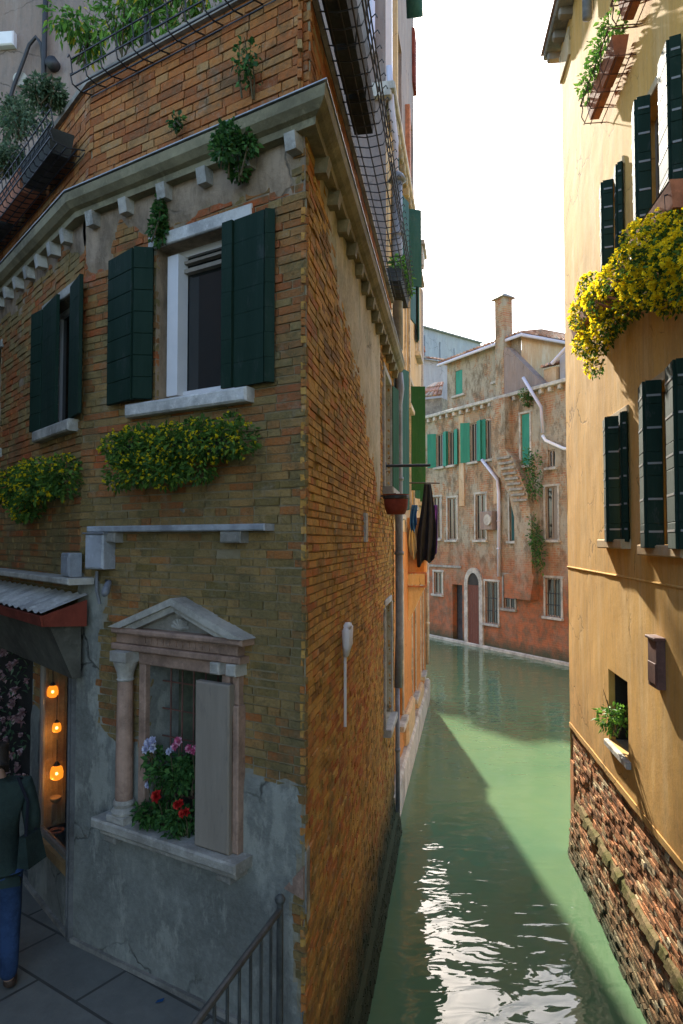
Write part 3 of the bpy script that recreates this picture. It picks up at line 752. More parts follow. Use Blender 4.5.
for k in range(6): g = MB(); uu = .72+k*.115; g.tube([F1.P(uu, -.12, 2.42), F1.P(uu, -.12, 3.54)], .007, 5); g.build('grille_bar', M['iron_rust'], aed)
for k in range(5): g = MB(); zz = 2.6+k*.2; g.tube([F1.P(.65, -.12, zz), F1.P(1.38, -.12, zz)], .006, 5); g.build('grille_bar', M['iron_rust'], aed)
g = MB(); g.box(F1, .66, 1.37, -.29, -.27, 2.43, 3.53); g.build('curtain', mat_simple('curtain', (.10, .11, .07), .9, .4, 7, .4, .01), aed)
board = MB(); board.bevbox(F1, .52, .82, .065, .12, 2.417, 3.50, .01)
board.tint = .5; tag(board.build('grey_board', M['wood_grey']), 'tall grey plank leaning upright in the right half of the pedimented window', 'board')

# --- shop front
mb = MB(); mb.box(F2, .0, .06, -.0, .05, FLOOR, 3.5); mb.box(F2, .92, 1.15, -.30, -.05, FLOOR, 3.5); mb.box(F2, .035, .05, .05, .06, 1.5, 3.4)
mb.build('shop_post', mat_simple('post_grey', (.16, .16, .155), .8, .3, 5, .2), house)
mb = MB(); mb.box(F2, .05, .92, .0, .05, 1.80, 1.88); mb.box(F2, .05, .92, -.38, .0, 1.83, 1.90); mb.build('shop_sill', M['wood_warm'], house)
sw = MB(); sw.box(F2, .06, .09, -.03, .012, 1.9, 3.45); sw.box(F2, .88, .915, -.03, .012, 1.9, 3.45); sw.box(F2, .09, .88, -.03, .012, 1.90, 1.93)
sw = sw.build('window', M['wood_grey'], house)
g = MB(); g.box(F2, .09, .88, -.016, -.011, 1.93, 3.45); g.build('pane', M['shop_glass'], sw)
g = MB(); g.box(F2, .895, .918, -.22, -.032, 1.9, 3.45)
for k in range(4): g.box(F2, .888, .894, -.20+.045*k, -.19+.045*k, 1.9, 3.45)
g.build('side_panel', M['wood_warm'], house)
g = MB(); g.box(F2, .05, .92, -.46, -.43, 1.9, 3.45); g.box(F2, .90, .918, -.43, -.222, 1.9, 3.45); g.build('back_panel', M['dark_room'], house)
room(F2, door, .5, 1.6, house)
# hanging lanterns
for (px, py, sc, lbl) in ((53, 691, 1., 'uppermost glowing amber lantern hanging in the shop window'), (57, 727, .8, 'small middle amber lantern hanging in the shop window'), (57, 772, 1.15, 'lowest and largest glowing amber lantern in the shop window')):
    u, z = F2.at(px, py, -.09); p = F2.P(u, -.09, z); s_ = .046*sc
    L = thing('lantern', p-Vector((0, 0, s_*1.2)), lbl, 'lantern', 'lanterns in the shop window')
    g = MB(); g.lathe(p, [(s_*.55, -s_*1.2), (s_, -s_*.9), (s_*1.05, 0), (s_*.85, s_*.8), (s_*.5, s_*1.1)], 14); g.build('lamp_shade', M['lantern'], L, True)
    g = MB(); g.ball(p-Vector((0, 0, 0)), s_*.0+.013, 8); g.v = [v_+Vector((-p.x, -p.y, .3)).normalized()*s_*.98 for v_ in g.v]; g.build('bulb', M['bulb'], L, True)
    g = MB(); g.lathe(p, [(s_*.6, s_*1.1), (s_*.3, s_*1.6), (.004, s_*1.8)], 12); g.tube([p+Vector((0, 0, s_*1.7)), Vector((p.x, p.y, min(p.z+.28, 3.44)))], .004, 5); g.build('hanger', M['iron'], L)
    ld = bpy.data.lights.new('lantern_light', 'POINT'); ld.energy = .22*sc; ld.color = (1, .5, .15); ld.shadow_soft_size = 0
    lo = bpy.data.objects.new('lantern_light', ld); COL.objects.link(lo); lo.location = Vector(p)+Vector((F2.n.x, F2.n.y, 0))*.066+Vector((0, 0, -.09))-worg[L.name]; lo.parent = L
for (px, py, r_, m_) in ((56, 797, .05, 'wood_tan'), (57, 830, .065, 'terracotta')):
    u, z = F2.at(px, py, -.10); g = MB(); p = F2.P(u, -.10, z)
    g.lathe(p, [(r_*.35, -r_), (r_*.9, -r_*.5), (r_, 0), (r_*.9, r_*.1), (r_*.86, 0), (r_*.5, -r_*.6)], 16)
    tag(g.build('bowl', M[m_], smooth=True), 'small '+('tan wooden' if m_ == 'wood_tan' else 'reddish clay')+' bowl shown in the shop window below the lanterns', 'bowl', 'bowls in the shop window')
g = MB(); rn = random.Random(4)                            # dark cluster of rosettes hung beside the door
for k in range(60):
    u = rn.uniform(1.18, 2.3); z = rn.uniform(2.0, 3.5); p = F2.P(u, rn.uniform(.02, .10), z)
    blossom(g, p, rn.uniform(.03, .055), rn, 0, 18, Vector((F2.n.x, F2.n.y, .1)))
rd = thing('rosette_display', F2.P(1.7, .05, 2.0), 'hanging display of dusty pink and white fabric rosettes at the shop entrance', 'flower display')
g.build('rosette', M['petal_rose'], rd, recalc=False)
g = MB(); g.box(F2, 1.16, 2.32, -.06, .0, 1.9, 3.5); g.build('backing', M['dark_room'], rd)
g = MB()
for k in range(160):
    p = F2.P(rn.uniform(1.18, 2.3), rn.uniform(.01, .09), rn.uniform(1.95, 3.5)); g.leaf(p, Vector((rn.uniform(-1, 1), rn.uniform(-1, 1), rn.uniform(-1, 1))), Vector((0, 0, 1)), .07, .03, rn.random()*.7)
g.build('foliage', M['leaf_sage'], rd, recalc=False)

# awning over the shop
aw = thing('shop_awning', F2.P(1.2, .05, 3.4), 'sloping corrugated metal shop awning with red cloth edge and grey drop board', 'awning')
g = MB(); N_ = 60; a0 = (-.22, 2.9)
for i in range(N_+1):
    u = a0[0]+(a0[1]-a0[0])*i/N_; rz = .012*math.sin(i*1.9)
    g.v += [F2.P(u, .02, 4.02+rz), F2.P(u, .36, 3.90+rz)]
for i in range(N_): g.face((2*i, 2*i+1, 2*i+3, 2*i+2))
g.build('metal_sheet', M['rust_roof'], aw, recalc=False)
g = MB(); g.hexa([F2.P(u, w_, z) for z, ww in ((3.80, (.33, .35)), (3.88, (.34, .37))) for u, w_ in ((-.22, ww[0]), (2.9, ww[0]), (2.9, ww[1]), (-.22, ww[1]))]); g.build('valance', M['red_cloth'], aw)
g = MB(); g.hexa([F2.P(-.22, .02, 3.78), F2.P(-.19, .02, 3.78), F2.P(-.19, .34, 3.80), F2.P(-.22, .34, 3.80), F2.P(-.22, .02, 3.98), F2.P(-.19, .02, 3.98), F2.P(-.19, .35, 3.88), F2.P(-.22, .35, 3.88)]); g.build('valance', M['red_cloth'], aw)
g = MB(); g.hexa([F2.P(u, w_, z) for z, ww in ((3.38, .10), (3.80, .28)) for u, w_ in ((-.16, .04), (2.9, .04), (2.9, ww), (-.16, ww))])
g.build('drop_board', M['fascia'], aw)
g = MB(); g.bevbox(F2, -.25, 4, -.02, .18, 4.10, 4.15, .01); g.build('ledge', M['stone'], house)

# meter boxes, camera
g = MB(); r1 = F1.rect(84, 572, 107, 532); g.bevbox(F1, 1.78, 1.99, .0, .12, 4.22, 4.485, .012)
mbx = thing('meter_box', F1.P(2.0, 0, 4.2), 'larger grey metal utility box fixed just under the end of the stone ledge', 'utility box'); g.build('case', M['zinc'], mbx)
g = MB(); g.bevbox(F1, 1.76, 2.01, .0, .13, 4.486, 4.497, .003); g.tube([F1.P(1.93, .05, 4.2), F1.P(1.93, .05, 4.05), F1.P(1.93, .02, 3.95)], .012, 6); g.build('lid', M['pipe'], mbx)
g = MB(); g.bevbox(F2, -.12, .06, .03, .13, 4.155, 4.34, .01); mbx = thing('meter_box', F2.P(.1, 0, 4.15), 'smaller grey metal utility box sitting on the shop ledge left of the larger one', 'utility box'); g.build('case', M['zinc'], mbx)
g = MB(); g.bevbox(F2, -.10, .04, .129, .136, 4.18, 4.31, .003); g.build('lid', M['zinc'], mbx)
sc_ = thing('security_light', F1.P(1.66, 0, 4.08), 'small security lamp on an arm, on the brick wall beside the grey metal box', 'security light')
g = MB(); g.tube([F1.P(1.86, .02, 4.13), F1.P(1.74, .08, 4.13), F1.P(1.70, .12, 4.10)], .012, 6); g.build('arm', M['iron'], sc_)
g = MB(); a_ = F1.P(1.70, .12, 4.13); b_ = F1.P(1.60, .24, 4.05); g.tube([a_, a_.lerp(b_, .2), a_.lerp(b_, .8), b_], [.015, .026, .030, .022], 12); g.build('head', M['pipe'], sc_, True)

# ---- iron racks and planters on the parapet
def basket(fr, u0, u1, wdt, zt, zb, step, name_root, parts_mat='iron', long_rods=6, ragged=False):
    g = MB()
    for k in range(long_rods):
        a = k/(long_rods-1); 
        if k < 2: w_, z = .03+a*0+.10*k, zb+.0
        ww = wdt*min(1, a*1.6); zz = zb+(0 if a < .62 else (a-.62)/.38*(zt-zb))
        g.tube([fr.P(u0, ww, zz), fr.P(u1, ww, zz)], .007, 5)
    g.build('rail', M[parts_mat], name_root)
    n_ = int((u1-u0)/step)
    g = MB()
    for i in range(n_+1):
        u = u0+(u1-u0)*i/n_; b = wdt
        g.tube([fr.P(u, .0, zb+.02), fr.P(u, b*.5, zb-.01), fr.P(u, b*.92, zb+.01), fr.P(u, b*1.02, zb+.08), fr.P(u, b*.93, (zb+zt)/2), fr.P(u, b, zt), fr.P(u, b*1.1, zt+.03), fr.P(u, b*1.14, zt)], .006, 5)
    g.build('bar', M[parts_mat], name_root)
rk = thing('iron_rack', F1.P(1.1, .1, 8.1), 'empty black wrought iron plant rack along the calle side of the brick parapet', 'plant rack', 'iron racks on the parapet')
basket(Frame(F1.P(0, -.03, 0).xy, F1.d, F1.n), -.15, 2.18, .20, 8.26, 8.06, .17, rk, long_rods=5)
rk = thing('iron_rack', FA.P(3, .1, 8.1), 'long black iron grid rack hanging over the canal side of the parapet', 'plant rack', 'iron racks on the parapet')
FAp = Frame(FA.P(0, -.03, 0).xy, FA.d, FA.n)
basket(FAp, .25, 6.3, .34, 8.48, 8.16, .17, rk, long_rods=7)
rk = thing('iron_rack', F2.P(2, .1, 8.1), 'black iron plant rack full of pots on the shop side of the parapet', 'plant rack', 'iron racks on the parapet')
F2p = Frame(F2.P(0, -.03, 0).xy, F2.d, F2.n)
basket(F2p, .1, 5.6, .28, 7.90, 7.64, .12, rk, long_rods=7)
for i in range(3):
    a = .22+i*.60; g = MB(); g.hexa([FAp.P(u, w_, z) for z, e in ((8.18, .025), (8.44, 0)) for u, w_ in ((a+e, .04+e), (a+.58-e, .04+e), (a+.58-e, .26-e), (a+e, .26-e))])
    lb = ('nearest', 'second', 'third', 'fourth', 'fifth')[i]
    tag(g.build('planter', M['pot_dark']), f'{lb} dark planter trough from the corner in the canal side rack', 'planter', 'dark troughs in the canal rack')
for i in range(6):
    a = .25+i*.85; g = MB(); g.hexa([F2p.P(u, w_, z) for z, e in ((7.64, .025), (7.84, 0)) for u, w_ in ((a+e, .04+e), (a+.8-e, .04+e), (a+.8-e, .25-e), (a+e, .25-e))])
    lb = ('nearest the bend', 'second from the bend', 'third from the bend', 'fourth from the bend', 'fifth from the bend', 'farthest from the bend')[i]
    tag(g.build('planter', M['pot_dark'] if i % 3 != 1 else M['terracotta']), f'trough in the shop side rack, {lb}', 'planter', 'troughs in the shop side rack')

def bush(name, c, r, n, ln, mat, label, cat='plant', group=None, squash=(1, 1, 1), seed=0, droop=.3, stems=4, tmax=.79, wd=.5, base=None):
    rnd = random.Random(seed); c = Vector(c); root = thing(name, base or c-Vector((0, 0, r*squash[2])), label, cat, group)
    g = MB()
    for k in range(5):
        d = Vector((rnd.uniform(-1, 1)*squash[0], rnd.uniform(-1, 1)*squash[1], rnd.uniform(-1, 1)*squash[2]))*r*.55
        foliage(g, c+d, r*rnd.uniform(.4, .65), n//5, ln, rnd, squash, droop, tmax, .2, wd)
    g.build('foliage', M[mat], root, recalc=False)
    g = MB()
    for k in range(stems):
        b_ = c-Vector((rnd.uniform(-.05, .05), rnd.uniform(-.05, .05), r*squash[2]*1.1))
        e_ = c+Vector((rnd.uniform(-.6, .6)*r*squash[0], rnd.uniform(-.6, .6)*r*squash[1], r*rnd.uniform(.2, .8)*squash[2]))
        g.tube([b_, b_.lerp(e_, .5)+Vector((rnd.uniform(-.03, .03), 0, 0)), e_], [.008, .006, .003], 5)
    g.build('stem', M['stem'], root)
    return root
for (px, py, r_, m_, lb, sd_) in ((22, 112, .26, 'leaf_sage', 'large grey green shrub in the shop side rack', 1), (46, 88, .17, 'leaf_sage', 'smaller grey green shrub higher up the shop side rack', 2), (4, 158, .22, 'leaf_sage', 'low grey green tuft at the far left of the rack', 3)):
    u, z = F2.at(px, py, .15); bush('shrub', F2.P(u, .15, z), r_, 1100, .05, m_, lb, 'shrub', 'shrubs in the shop side rack', seed=sd_, squash=(1, 1, .9))
for (px, py, r_, lb, sd_) in ((80, 30, .26, 'lime green leafy plant over the parapet bend, leftmost of the terrace plants', 5), (120, 18, .30, 'lime green leafy plant with yellow leaves beside the thin post', 6), (160, 5, .34, 'tall lime green leafy plant over the middle of the parapet', 7), (195, -8, .30, 'lime green plant with yellow leaves, rightmost over the parapet', 8)):
    u, z = F1.at(px, py, -.25); bush('terrace_plant', F1.P(u, -.25, z), r_, 420, .085, 'leaf_bright', lb, 'plant', 'leafy plants on the roof terrace', seed=sd_, droop=1.2, tmax=.86, wd=.35, squash=(1, 1, 1.1))
for (px, py, r_, n_, sq, lb, sd_) in ((236, 148, .16, 900, (1, 1, 1.2), 'round dark green ivy tuft on the cornice above the large window', 11), (160, 212, .10, 520, (.8, .8, 2.2), 'hanging ivy strand below the cornice over the left shutter', 12), (176, 122, .055, 90, (1, 1, 1), 'tiny weed rooted on top of the cornice', 13), (248, 62, .13, 150, (.8, .8, 1.6), 'thin pale weed growing from the parapet bricks', 14)):
    w_ = .16 if sd_ == 11 else .06; u, z = F1.at(px, py, w_)
    bush('ivy_plant', F1.P(u, w_, z), r_, n_, .04, 'leaf_ivy', lb, 'ivy', 'weeds on the corner house wall', sq, sd_, stems=3, wd=.7)

# window flower boxes of the corner house
def row(fr, x0, y0, x1, y1, w_, k, r0, jit, seed):
    rnd = random.Random(seed); out = []
    a = fr.at(x0, y0, w_); b = fr.at(x1, y1, w_)
    for i in range(k):
        t_ = (i+.5)/k; out.append((a[0]+(b[0]-a[0])*t_+rnd.uniform(-jit, jit), w_+rnd.uniform(-.04, .04), a[1]+(b[1]-a[1])*t_+rnd.uniform(-jit, jit)*.7, r0*rnd.uniform(.8, 1.15)))
    return out
bl = row(F1, 112, 452, 248, 436, .18, 9, .14, .04, 1)+row(F1, 118, 474, 200, 464, .20, 6, .13, .03, 2)+row(F1, 120, 440, 235, 425, .16, 7, .08, .03, 9)
ub = sorted([F1.at(110, 440, .1)[0], F1.at(245, 440, .1)[0]])
flower_mass('flower_box', F1, bl, 'long hanging box of green foliage with small yellow flowers under the large window', 'flower box', 'flower boxes on the calle side', nfl=30, nleaf=420, lsize=.038, fsize=.017, seed=21, box=(ub[0]+.1, ub[1]-.1, .04, .16, 5.0, 5.13), boxmat='pot_dark')
bl = row(F2, 4, 487, 64, 478, .17, 6, .17, .05, 3)+row(F2, 14, 510, 30, 508, .17, 2, .12, .03, 4)
flower_mass('flower_box', F2, bl, 'smaller yellow flowering box under the far left window', 'flower box', 'flower boxes on the calle side', nfl=34, nleaf=380, lsize=.045, fsize=.020, seed=22, box=(.3, 1.5, .04, .16, 4.80, 4.93), boxmat='pot_dark')

# rose pots in the pedimented window
def roses(px, py, r_, petal, name, label, seed, n=1, pot=False):
    rnd = random.Random(seed); u, z = F1.at(px, py, .10); p = F1.P(u, .10, z)
    root = thing(name, F1.P(u, .08, 2.42), label, 'flower', 'flowers in the pedimented window')
    g = MB(); out = Vector((F1.n.x, F1.n.y, .35))
    for k in range(n):
        q = p+Vector((rnd.uniform(-1, 1), rnd.uniform(-1, 1)*.4, rnd.uniform(-1, 1)))*(.035 if n > 1 else 0)
        for ring in range(4):
            for j in range(6):
                an = j/6*6.283+ring*.5; x = Vector((-out.y, out.x, 0)).normalized(); y = out.normalized().cross(x)
                d = (x*math.cos(an)+y*math.sin(an))*(1-.22*ring)+out.normalized()*(.25+.4*ring)
                g.leaf(q, d, out, r_*(1-.1*ring), r_*.8, rnd.random())
    g.build('blossom', M[petal], root, recalc=False)
    g = MB(); g.tube([p, p.lerp(F1.P(u, .06, 2.42), .5)+Vector((.02, 0, 0)), F1.P(u+rnd.uniform(-.05, .05), .06, 2.42)], .004, 5); g.build('stem', M['stem'], root)
for a in ((157, 796, .055, 'petal_red', 'rose', 'single large red rose low in the pedimented window', 1, 1), (182, 808, .035, 'petal_red', 'red_flower', 'cluster of orange red blooms right of the large rose', 2, 5),
          (178, 745, .035, 'petal_pink', 'pink_flower', 'pink blooms at the middle top of the window bouquet', 3, 3), (192, 747, .035, 'petal_pink', 'pink_flower', 'pink blooms at the right top of the window bouquet by the board', 4, 3),
          (150, 745, .04, 'petal_white', 'white_flower', 'pale lilac blooms at the left top by the pink column', 5, 5), (170, 748, .03, 'petal_white', 'white_flower', 'small pale lilac blooms beside the pink ones', 6, 2), (148, 785, .03, 'petal_white', 'white_flower', 'single cream bloom above the large red rose', 7, 1)): roses(*a)
for (px, py, r_, lb, sd_) in ((160, 812, .16, 'leafy green rose plant standing low in the pedimented window', 31), (186, 820, .15, 'dark leafy plant in the pedimented window beside the board', 32), (165, 770, .16, 'taller leafy plant behind the roses', 33), (190, 770, .14, 'taller leafy plant against the grey board', 34)):
    u, z = F1.at(px, py, .02); bush('potted_plant', F1.P(u, .02 if r_ > .15 else .03, z), r_, 420, .05, 'leaf_ivy', lb, 'plant', 'plants in the pedimented window', (1, .6, 1), sd_, wd=.6, base=F1.P(u, .03, 2.42))

# white three pronged fitting on the canal wall
fk = thing('wall_fitting', FA.P(1.36, .03, 2.95), 'white three fingered fitting on a thin pole on the canal brick wall', 'wall fitting')
g = MB(); g.tube([FA.P(1.37, .04, 2.93), FA.P(1.37, .04, 3.52)], .012, 8); g.build('pole', M['white_paint'], fk)
g = MB()
for k, (du, zt) in enumerate(((-.055, 3.74), (.0, 3.77), (.06, 3.76))):
    g.tube([FA.P(1.37+du*.3, .045, 3.50), FA.P(1.37+du*.9, .06, 3.60), FA.P(1.37+du*1.3, .06, zt-.03), FA.P(1.37+du*1.3, .06, zt)], [.022, .036, .036, .02], 10)
g.build('prong', M['white_paint'], fk, True)

# handrail at lower left
hr = thing('handrail', (-.6, 3.6, FLOOR), 'dark iron handrail with upright bars at the corner of the brick house', 'railing')
def hp(px, py, z):
    r = ray(px, py); t_ = (z-4.44)/r.z; return Vector((r.x*t_, r.y*t_, z))
pa = hp(280, 910, 2.26); pb = hp(150, 1085, 2.26)
g = MB(); g.tube([pa+Vector((0, 0, .0)), pb], .019, 8); g.build('rail', M['iron_grey'], hr)
g = MB(); g.tube([pa+Vector((0, 0, -.80)), pb+Vector((0, 0, -.80))], .014, 8); g.build('lower_rail', M['iron'], hr)
for i in range(11):
    q_ = pa.lerp(pb, i/10); g = MB(); r_ = .02 if i == 0 else .009
    g.tube([q_+Vector((0, 0, .05 if i == 0 else 0)), q_-Vector((0, 0, .93 if i in (0, 10) else .8))], r_, 8)
    if i == 0: g.ball(q_+Vector((0, 0, .06)), .032, 10)
    g.build('bar' if i else 'post', M['iron_grey'], hr)
g = MB(); p = hp(155, 1003, FLOOR+.006); g.v = [p+Vector((a, b, c_)) for a, b, c_ in ((0, 0, 0), (.05, .01, .004), (.055, .035, .012), (.01, .03, .002))]; g.face((0, 1, 2, 3)); tag(g.build('paper_scrap', M['cloth_blue'], recalc=False), 'crumpled light blue scrap of litter on the grey pavement', 'litter')

# ================================================================== CANAL ROW behind the corner house (left bank)
row_house = thing('tall_house', FB.P(3, -3, 0), 'tall narrow canal house past the corner house, ochre and orange plaster, many pipes and shutters', 'house')
def uz(fr, *p, w=0): return fr.at(*p, w)
EB = 9.2                                                  # length of the row along the canal
# holes: window behind the hanging laundry, narrow doors and tall windows
hB = [(1.2, 2.0, 8.9, 10.9), (3.3, 4.1, 7.2, 11.0), (6.1, 6.9, 9.0, 11.6), (1.1, 1.9, 4.9, 7.6), (4.3, 5.2, 5.2, 7.9), (6.9, 7.7, 5.4, 7.8), (1.6, 2.35, 1.2, 3.9), (4.6, 5.4, 1.0, 3.8), (7.2, 8.0, 1.0, 3.2),
      (3.6, 4.3, 13.2, 15.2), (6.6, 7.3, 13.2, 15.2)]
lowH = [h for h in hB if h[3] < 4.5]; midH = [h for h in hB if 4.5 < h[3] < 11.7]; topH = [h for h in hB if h[3] > 12]
flat_wall(FB, 0, EB, -.4, 4.6, lowH, M['stucco_orange'], 'wall', row_house, .12, .02)
flat_wall(FB, 0, 8.45, 4.6, 11.6, midH, M['stucco_cream'], 'wall', row_house, .2, .012, w=-.012)
flat_wall(FB, 0, 7.9, 11.6, 20, topH, M['stucco_grey'], 'wall', row_house, .25, .012, w=-.16)
for h in hB:
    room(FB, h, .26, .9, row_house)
    w_ = -.16 if h[3] > 12 else 0
    if w_ == 0: stone_window(FB, h, row_house, surround=True, sill_w=.12, depth=.2, frame='wood_grey')
    else: stone_window(FB, h, row_house, surround=False, sill=False, lintel=False, depth=.3, frame='wood_grey')
# facing side wall above the roof terrace and the far end wall
FS = Frame(FB.P(0, 0, 0).xy, (-1, .10), (-.10, -1))
mb = MB(); room_h = None
flat_wall(FS, 0, 11.5, 0, 20, [], M['stucco_grey'], 'side_wall', row_house, .5, .02)
FE = Frame(FB.P(EB, 0, 0).xy, (-1, .184), (.184, 1))
flat_wall(FE, 0, 8, -.4, 4.6, [], M['stucco_orange'], 'end_wall', row_house, .5, .01)
flat_wall(FE, .02, 8, 4.6, 11.6, [], M['stucco_grey'], 'end_wall', row_house, .5, .01, w=-.75)
flat_wall(FE, .17, 8, 11.6, 20, [], M['stucco_grey'], 'end_wall', row_house, .5, .01, w=-1.3)
g = MB(); g.box(FB, 7.88, 8.46, -6, -.01, 11.5, 11.62); g.box(FB, 8.43, 9.22, -6, -.005, 4.5, 4.64); g.build('roof_step', M['stone_dark'], row_house)
mb = MB(); mb.v = [Vector((*FB.P(0, -.16, 0).xy, 20)), Vector((*FB.P(7.9, -.16, 0).xy, 20)), Vector((*FE.P(8, -1.3, 0).xy, 20)), Vector((*FS.P(11.5, 0, 0).xy, 20))]; mb.face((0, 1, 2, 3)); mb.build('roof', M['tile'], row_house)
# dentilled stone cornice of the first bay
mb = MB(); mb.bevbox(FB, -.12, 4.1, -.2, .16, 11.50, 11.62, .02); mb.bevbox(FB, -.12, 4.1, -.2, .10, 11.40, 11.498, .02); mb.build('cornice', M['stone'], row_house)
for i in range(9): mb = MB(); mb.bevbox(FB, .12+.44*i, .30+.44*i, 0, .13, 11.22, 11.398, .02); mb.build('bracket', M['cornice'], row_house)
mb = MB(); mb.bevbox(FB, 4.12, 8.5, -.2, .08, 11.42, 11.49, .02); mb.build('cornice', M['stone_dark'], row_house)
mb = MB(); mb.bevbox(FB, 7.5, 8.6, -.3, .14, 12.25, 12.37, .02); mb.bevbox(FB, 7.6, 8.5, -.3, .08, 12.0, 12.248, .02); mb.build('far_cornice', M['stone'], row_house)
for i in range(2): mb = MB(); mb.bevbox(FB, 7.55+.25*i, 7.65+.25*i, -.15, .10, 11.7, 11.998, .02); mb.build('bracket', M['stone'], row_house)
# vertical strips, red band and string courses of the upper facade
for (a, b, m_, w_, z0_, z1_) in ((.25, .42, 'stone_dark', .05, 11.63, 20), (1.3, 1.42, 'white_paint', .06, 11.63, 20), (2.4, 2.5, 'stucco_cream', .05, 11.63, 20), (5.2, 5.5, 'terracotta', .05, 12.6, 14.6), (7.3, 7.88, 'red_cloth', .02, 16.5, 18)):
    mb = MB(); mb.bevbox(FB, a, b, -.16, -.16+w_+.06, z0_, z1_, .01); mb.build('pilaster_strip', M[m_], row_house)
mb = MB(); mb.bevbox(FB, 8.2, 8.47, -.02, .04, 4.65, 11.3, .01); mb.build('corner_strip', M['stucco_pale'], row_house)
mb = MB(); mb.bevbox(FB, -.0, 9.25, -.02, .13, -.4, .55, .05); mb.build('plinth', M['stone'], row_house)
for q_ in ((2.6, 4.2, 1.15), (5.6, 7.0, .9)): mb = MB(); mb.bevbox(FB, q_[0], q_[1], -.02, .10, .56, q_[2], .05); mb.build('buttress', M['stucco_cream'], row_house)
# shutters: a green leaf standing square to the wall and its neighbours
def wshut(spec, z0, z1, mat, boards=3, slats=False, hh=row_house):
    for (ua, wa, ub, wb2) in spec: shutter_leaf(FB, ua, wa, ub, wb2, z0, z1, mat, hh, boards, slats=slats)
a0 = FB.at(409, 388); zt_, zb_ = 7.75, 5.3
wshut([(4.25, .03, 4.32, .33)], 5.5, 7.75, 'shutter_green', 6)
wshut([(1.05, .03, .75, .16), (1.95, .03, 2.3, .14), (2.3, .14, 2.6, .05)], 5.0, 7.6, 'shutter_teal', 3)
wshut([(5.25, .03, 5.7, .1), (6.85, .03, 6.9, .16)], 5.4, 7.8, 'shutter_green', 3)
wshut([(3.30, .03, 3.42, .32)], 9.6, 11.2, 'shutter_teal', 3, True)
wshut([(1.15, .03, .8, .12), (2.05, .03, 2.45, .14), (2.45, .14, 2.8, .03)], 9.0, 10.9, 'shutter_teal', 3)
wshut([(4.15, .03, 4.6, .1), (6.05, .03, 5.7, .1)], 9.2, 11.0, 'shutter_teal', 3)
# pipes
def pipe(fr, pts, r, mat, parent, name='drain_pipe', clips=True):
    g = MB(); P_ = [fr.P(*p) for p in pts]; g.tube(P_, r, 10)
    for a, b in zip(P_, P_[1:]):
        if clips and abs(b.z-a.z) > 1.5:
            for k in range(1, int(abs(b.z-a.z)/1.2)+1):
                c_ = a.lerp(b, k/(int(abs(b.z-a.z)/1.2)+1)); g.tube([c_-Vector((0, 0, .025)), c_+Vector((0, 0, .025))], r*1.25, 10)
    return g.build(name, M[mat], parent, True)
pipe(FA, [(6.45, .10, ZC-.0), (6.45, .12, ZC-.25), (6.45, .09, ZC-.5), (6.45, .09, 3.1), (6.45, .07, 2.2)], .06, 'pipe', house)
pipe(FA, [(6.42, .06, 2.2), (6.42, .06, .35)], .035, 'pipe', house)
pipe(FS, [(.22, .08, 20), (.22, .08, 12.3), (.18, .08, 12.1)], .06, 'pipe_pale', row_house)
pipe(FB, [(-.05, .06, 11.9), (.1, .08, 11.3), (.35, .12, 10.9), (.38, .12, 10.3)], .05, 'pipe_pale', row_house)
pipe(FB, [(.38, .14, 10.32), (.38, .14, 7.5)], .085, 'pipe', row_house)
mb = MB(); mb.lathe(FB.P(.38, .14, 10.25), [(.085, 0), (.15, .02), (.10, .12), (.05, .16)], 14); mb.build('rain_head', M['pipe'], row_house, True)
pipe(FB, [(2.3, .10, 20), (2.8, .22, 16.0), (3.3, .22, 15.2)], .17, 'shutter_teal' if False else 'pipe_dark' if 'pipe_dark' in M else 'shutter_teal', row_house, 'gutter', False)
pipe(FB, [(8.9, .08, 4.4), (8.9, .08, 1.0)], .05, 'stone', row_house)
g = MB(); g.tube([FS.P(6.6, .12, 20), FS.P(6.7, .14, 15), FS.P(6.9, .12, 12.9), FS.P(6.95, .1, 11.6)], .045, 8); g.build('cable_pipe', M['pipe'], row_house, True)
def sp(px, py, w_=.1): u, z = FS.at(px, py, w_); return FS.P(u, w_, z)
g = MB(); g.tube([sp(47, -40), sp(45, 20), sp(44, 60), sp(43, 110)], .045, 8); g.tube([sp(44, 68), sp(41, 44), sp(36, 37), sp(29, 45), sp(23, 62), sp(14, 85), sp(5, 115), sp(2, 160)], .03, 8); g.build('cable_pipe', M['iron'], row_house, True)
g = MB(); c_ = sp(55, 67, .0); g.tube([c_, c_+Vector((.0, -.16, -.02))], .10, 14); g.build('vent_pipe', M['iron'], row_house, True)
g = MB(); c_ = sp(21, 80, .02); g.tube([c_, c_+Vector((.0, -.04, 0))], .12, 16); g.build('junction_plate', M['stone'], row_house)
u_, z_ = FS.at(0, 42); g = MB(); g.bevbox(FS, u_-.3, u_+2, -.02, .12, z_-.14, z_+.10, .02); g.build('sill', M['white_paint'], row_house)
g = MB(); g.tube([F1.P(1.72, -.2, PT), F1.P(1.72, -.2, PT+2)], .03, 8); g.build('terrace_post', M['iron'], house)
# things hung on the row
def rod(name, label, cat, pts, r, mat):
    g = MB(); g.tube(pts, r, 8); g.tube([Vector(pts[0])-Vector((0, 0, .05)), Vector(pts[0])+Vector((0, 0, .05))], r*1.8, 8)
    return tag(g.build(name, M[mat]), label, cat)
def fbp(px, py, w_, fr=FB): u, z = fr.at(px, py, w_); return fr.P(u, w_, z)
uu, zz = FA.at(384, 466, .0)
y_ = 9.3
rod('iron_bar', 'horizontal dark iron bar reaching out over the canal beside the green shutter', 'bar', [FA.P(uu, .0, zz), Vector(FA.P(uu, .62, zz))], .02, 'iron')
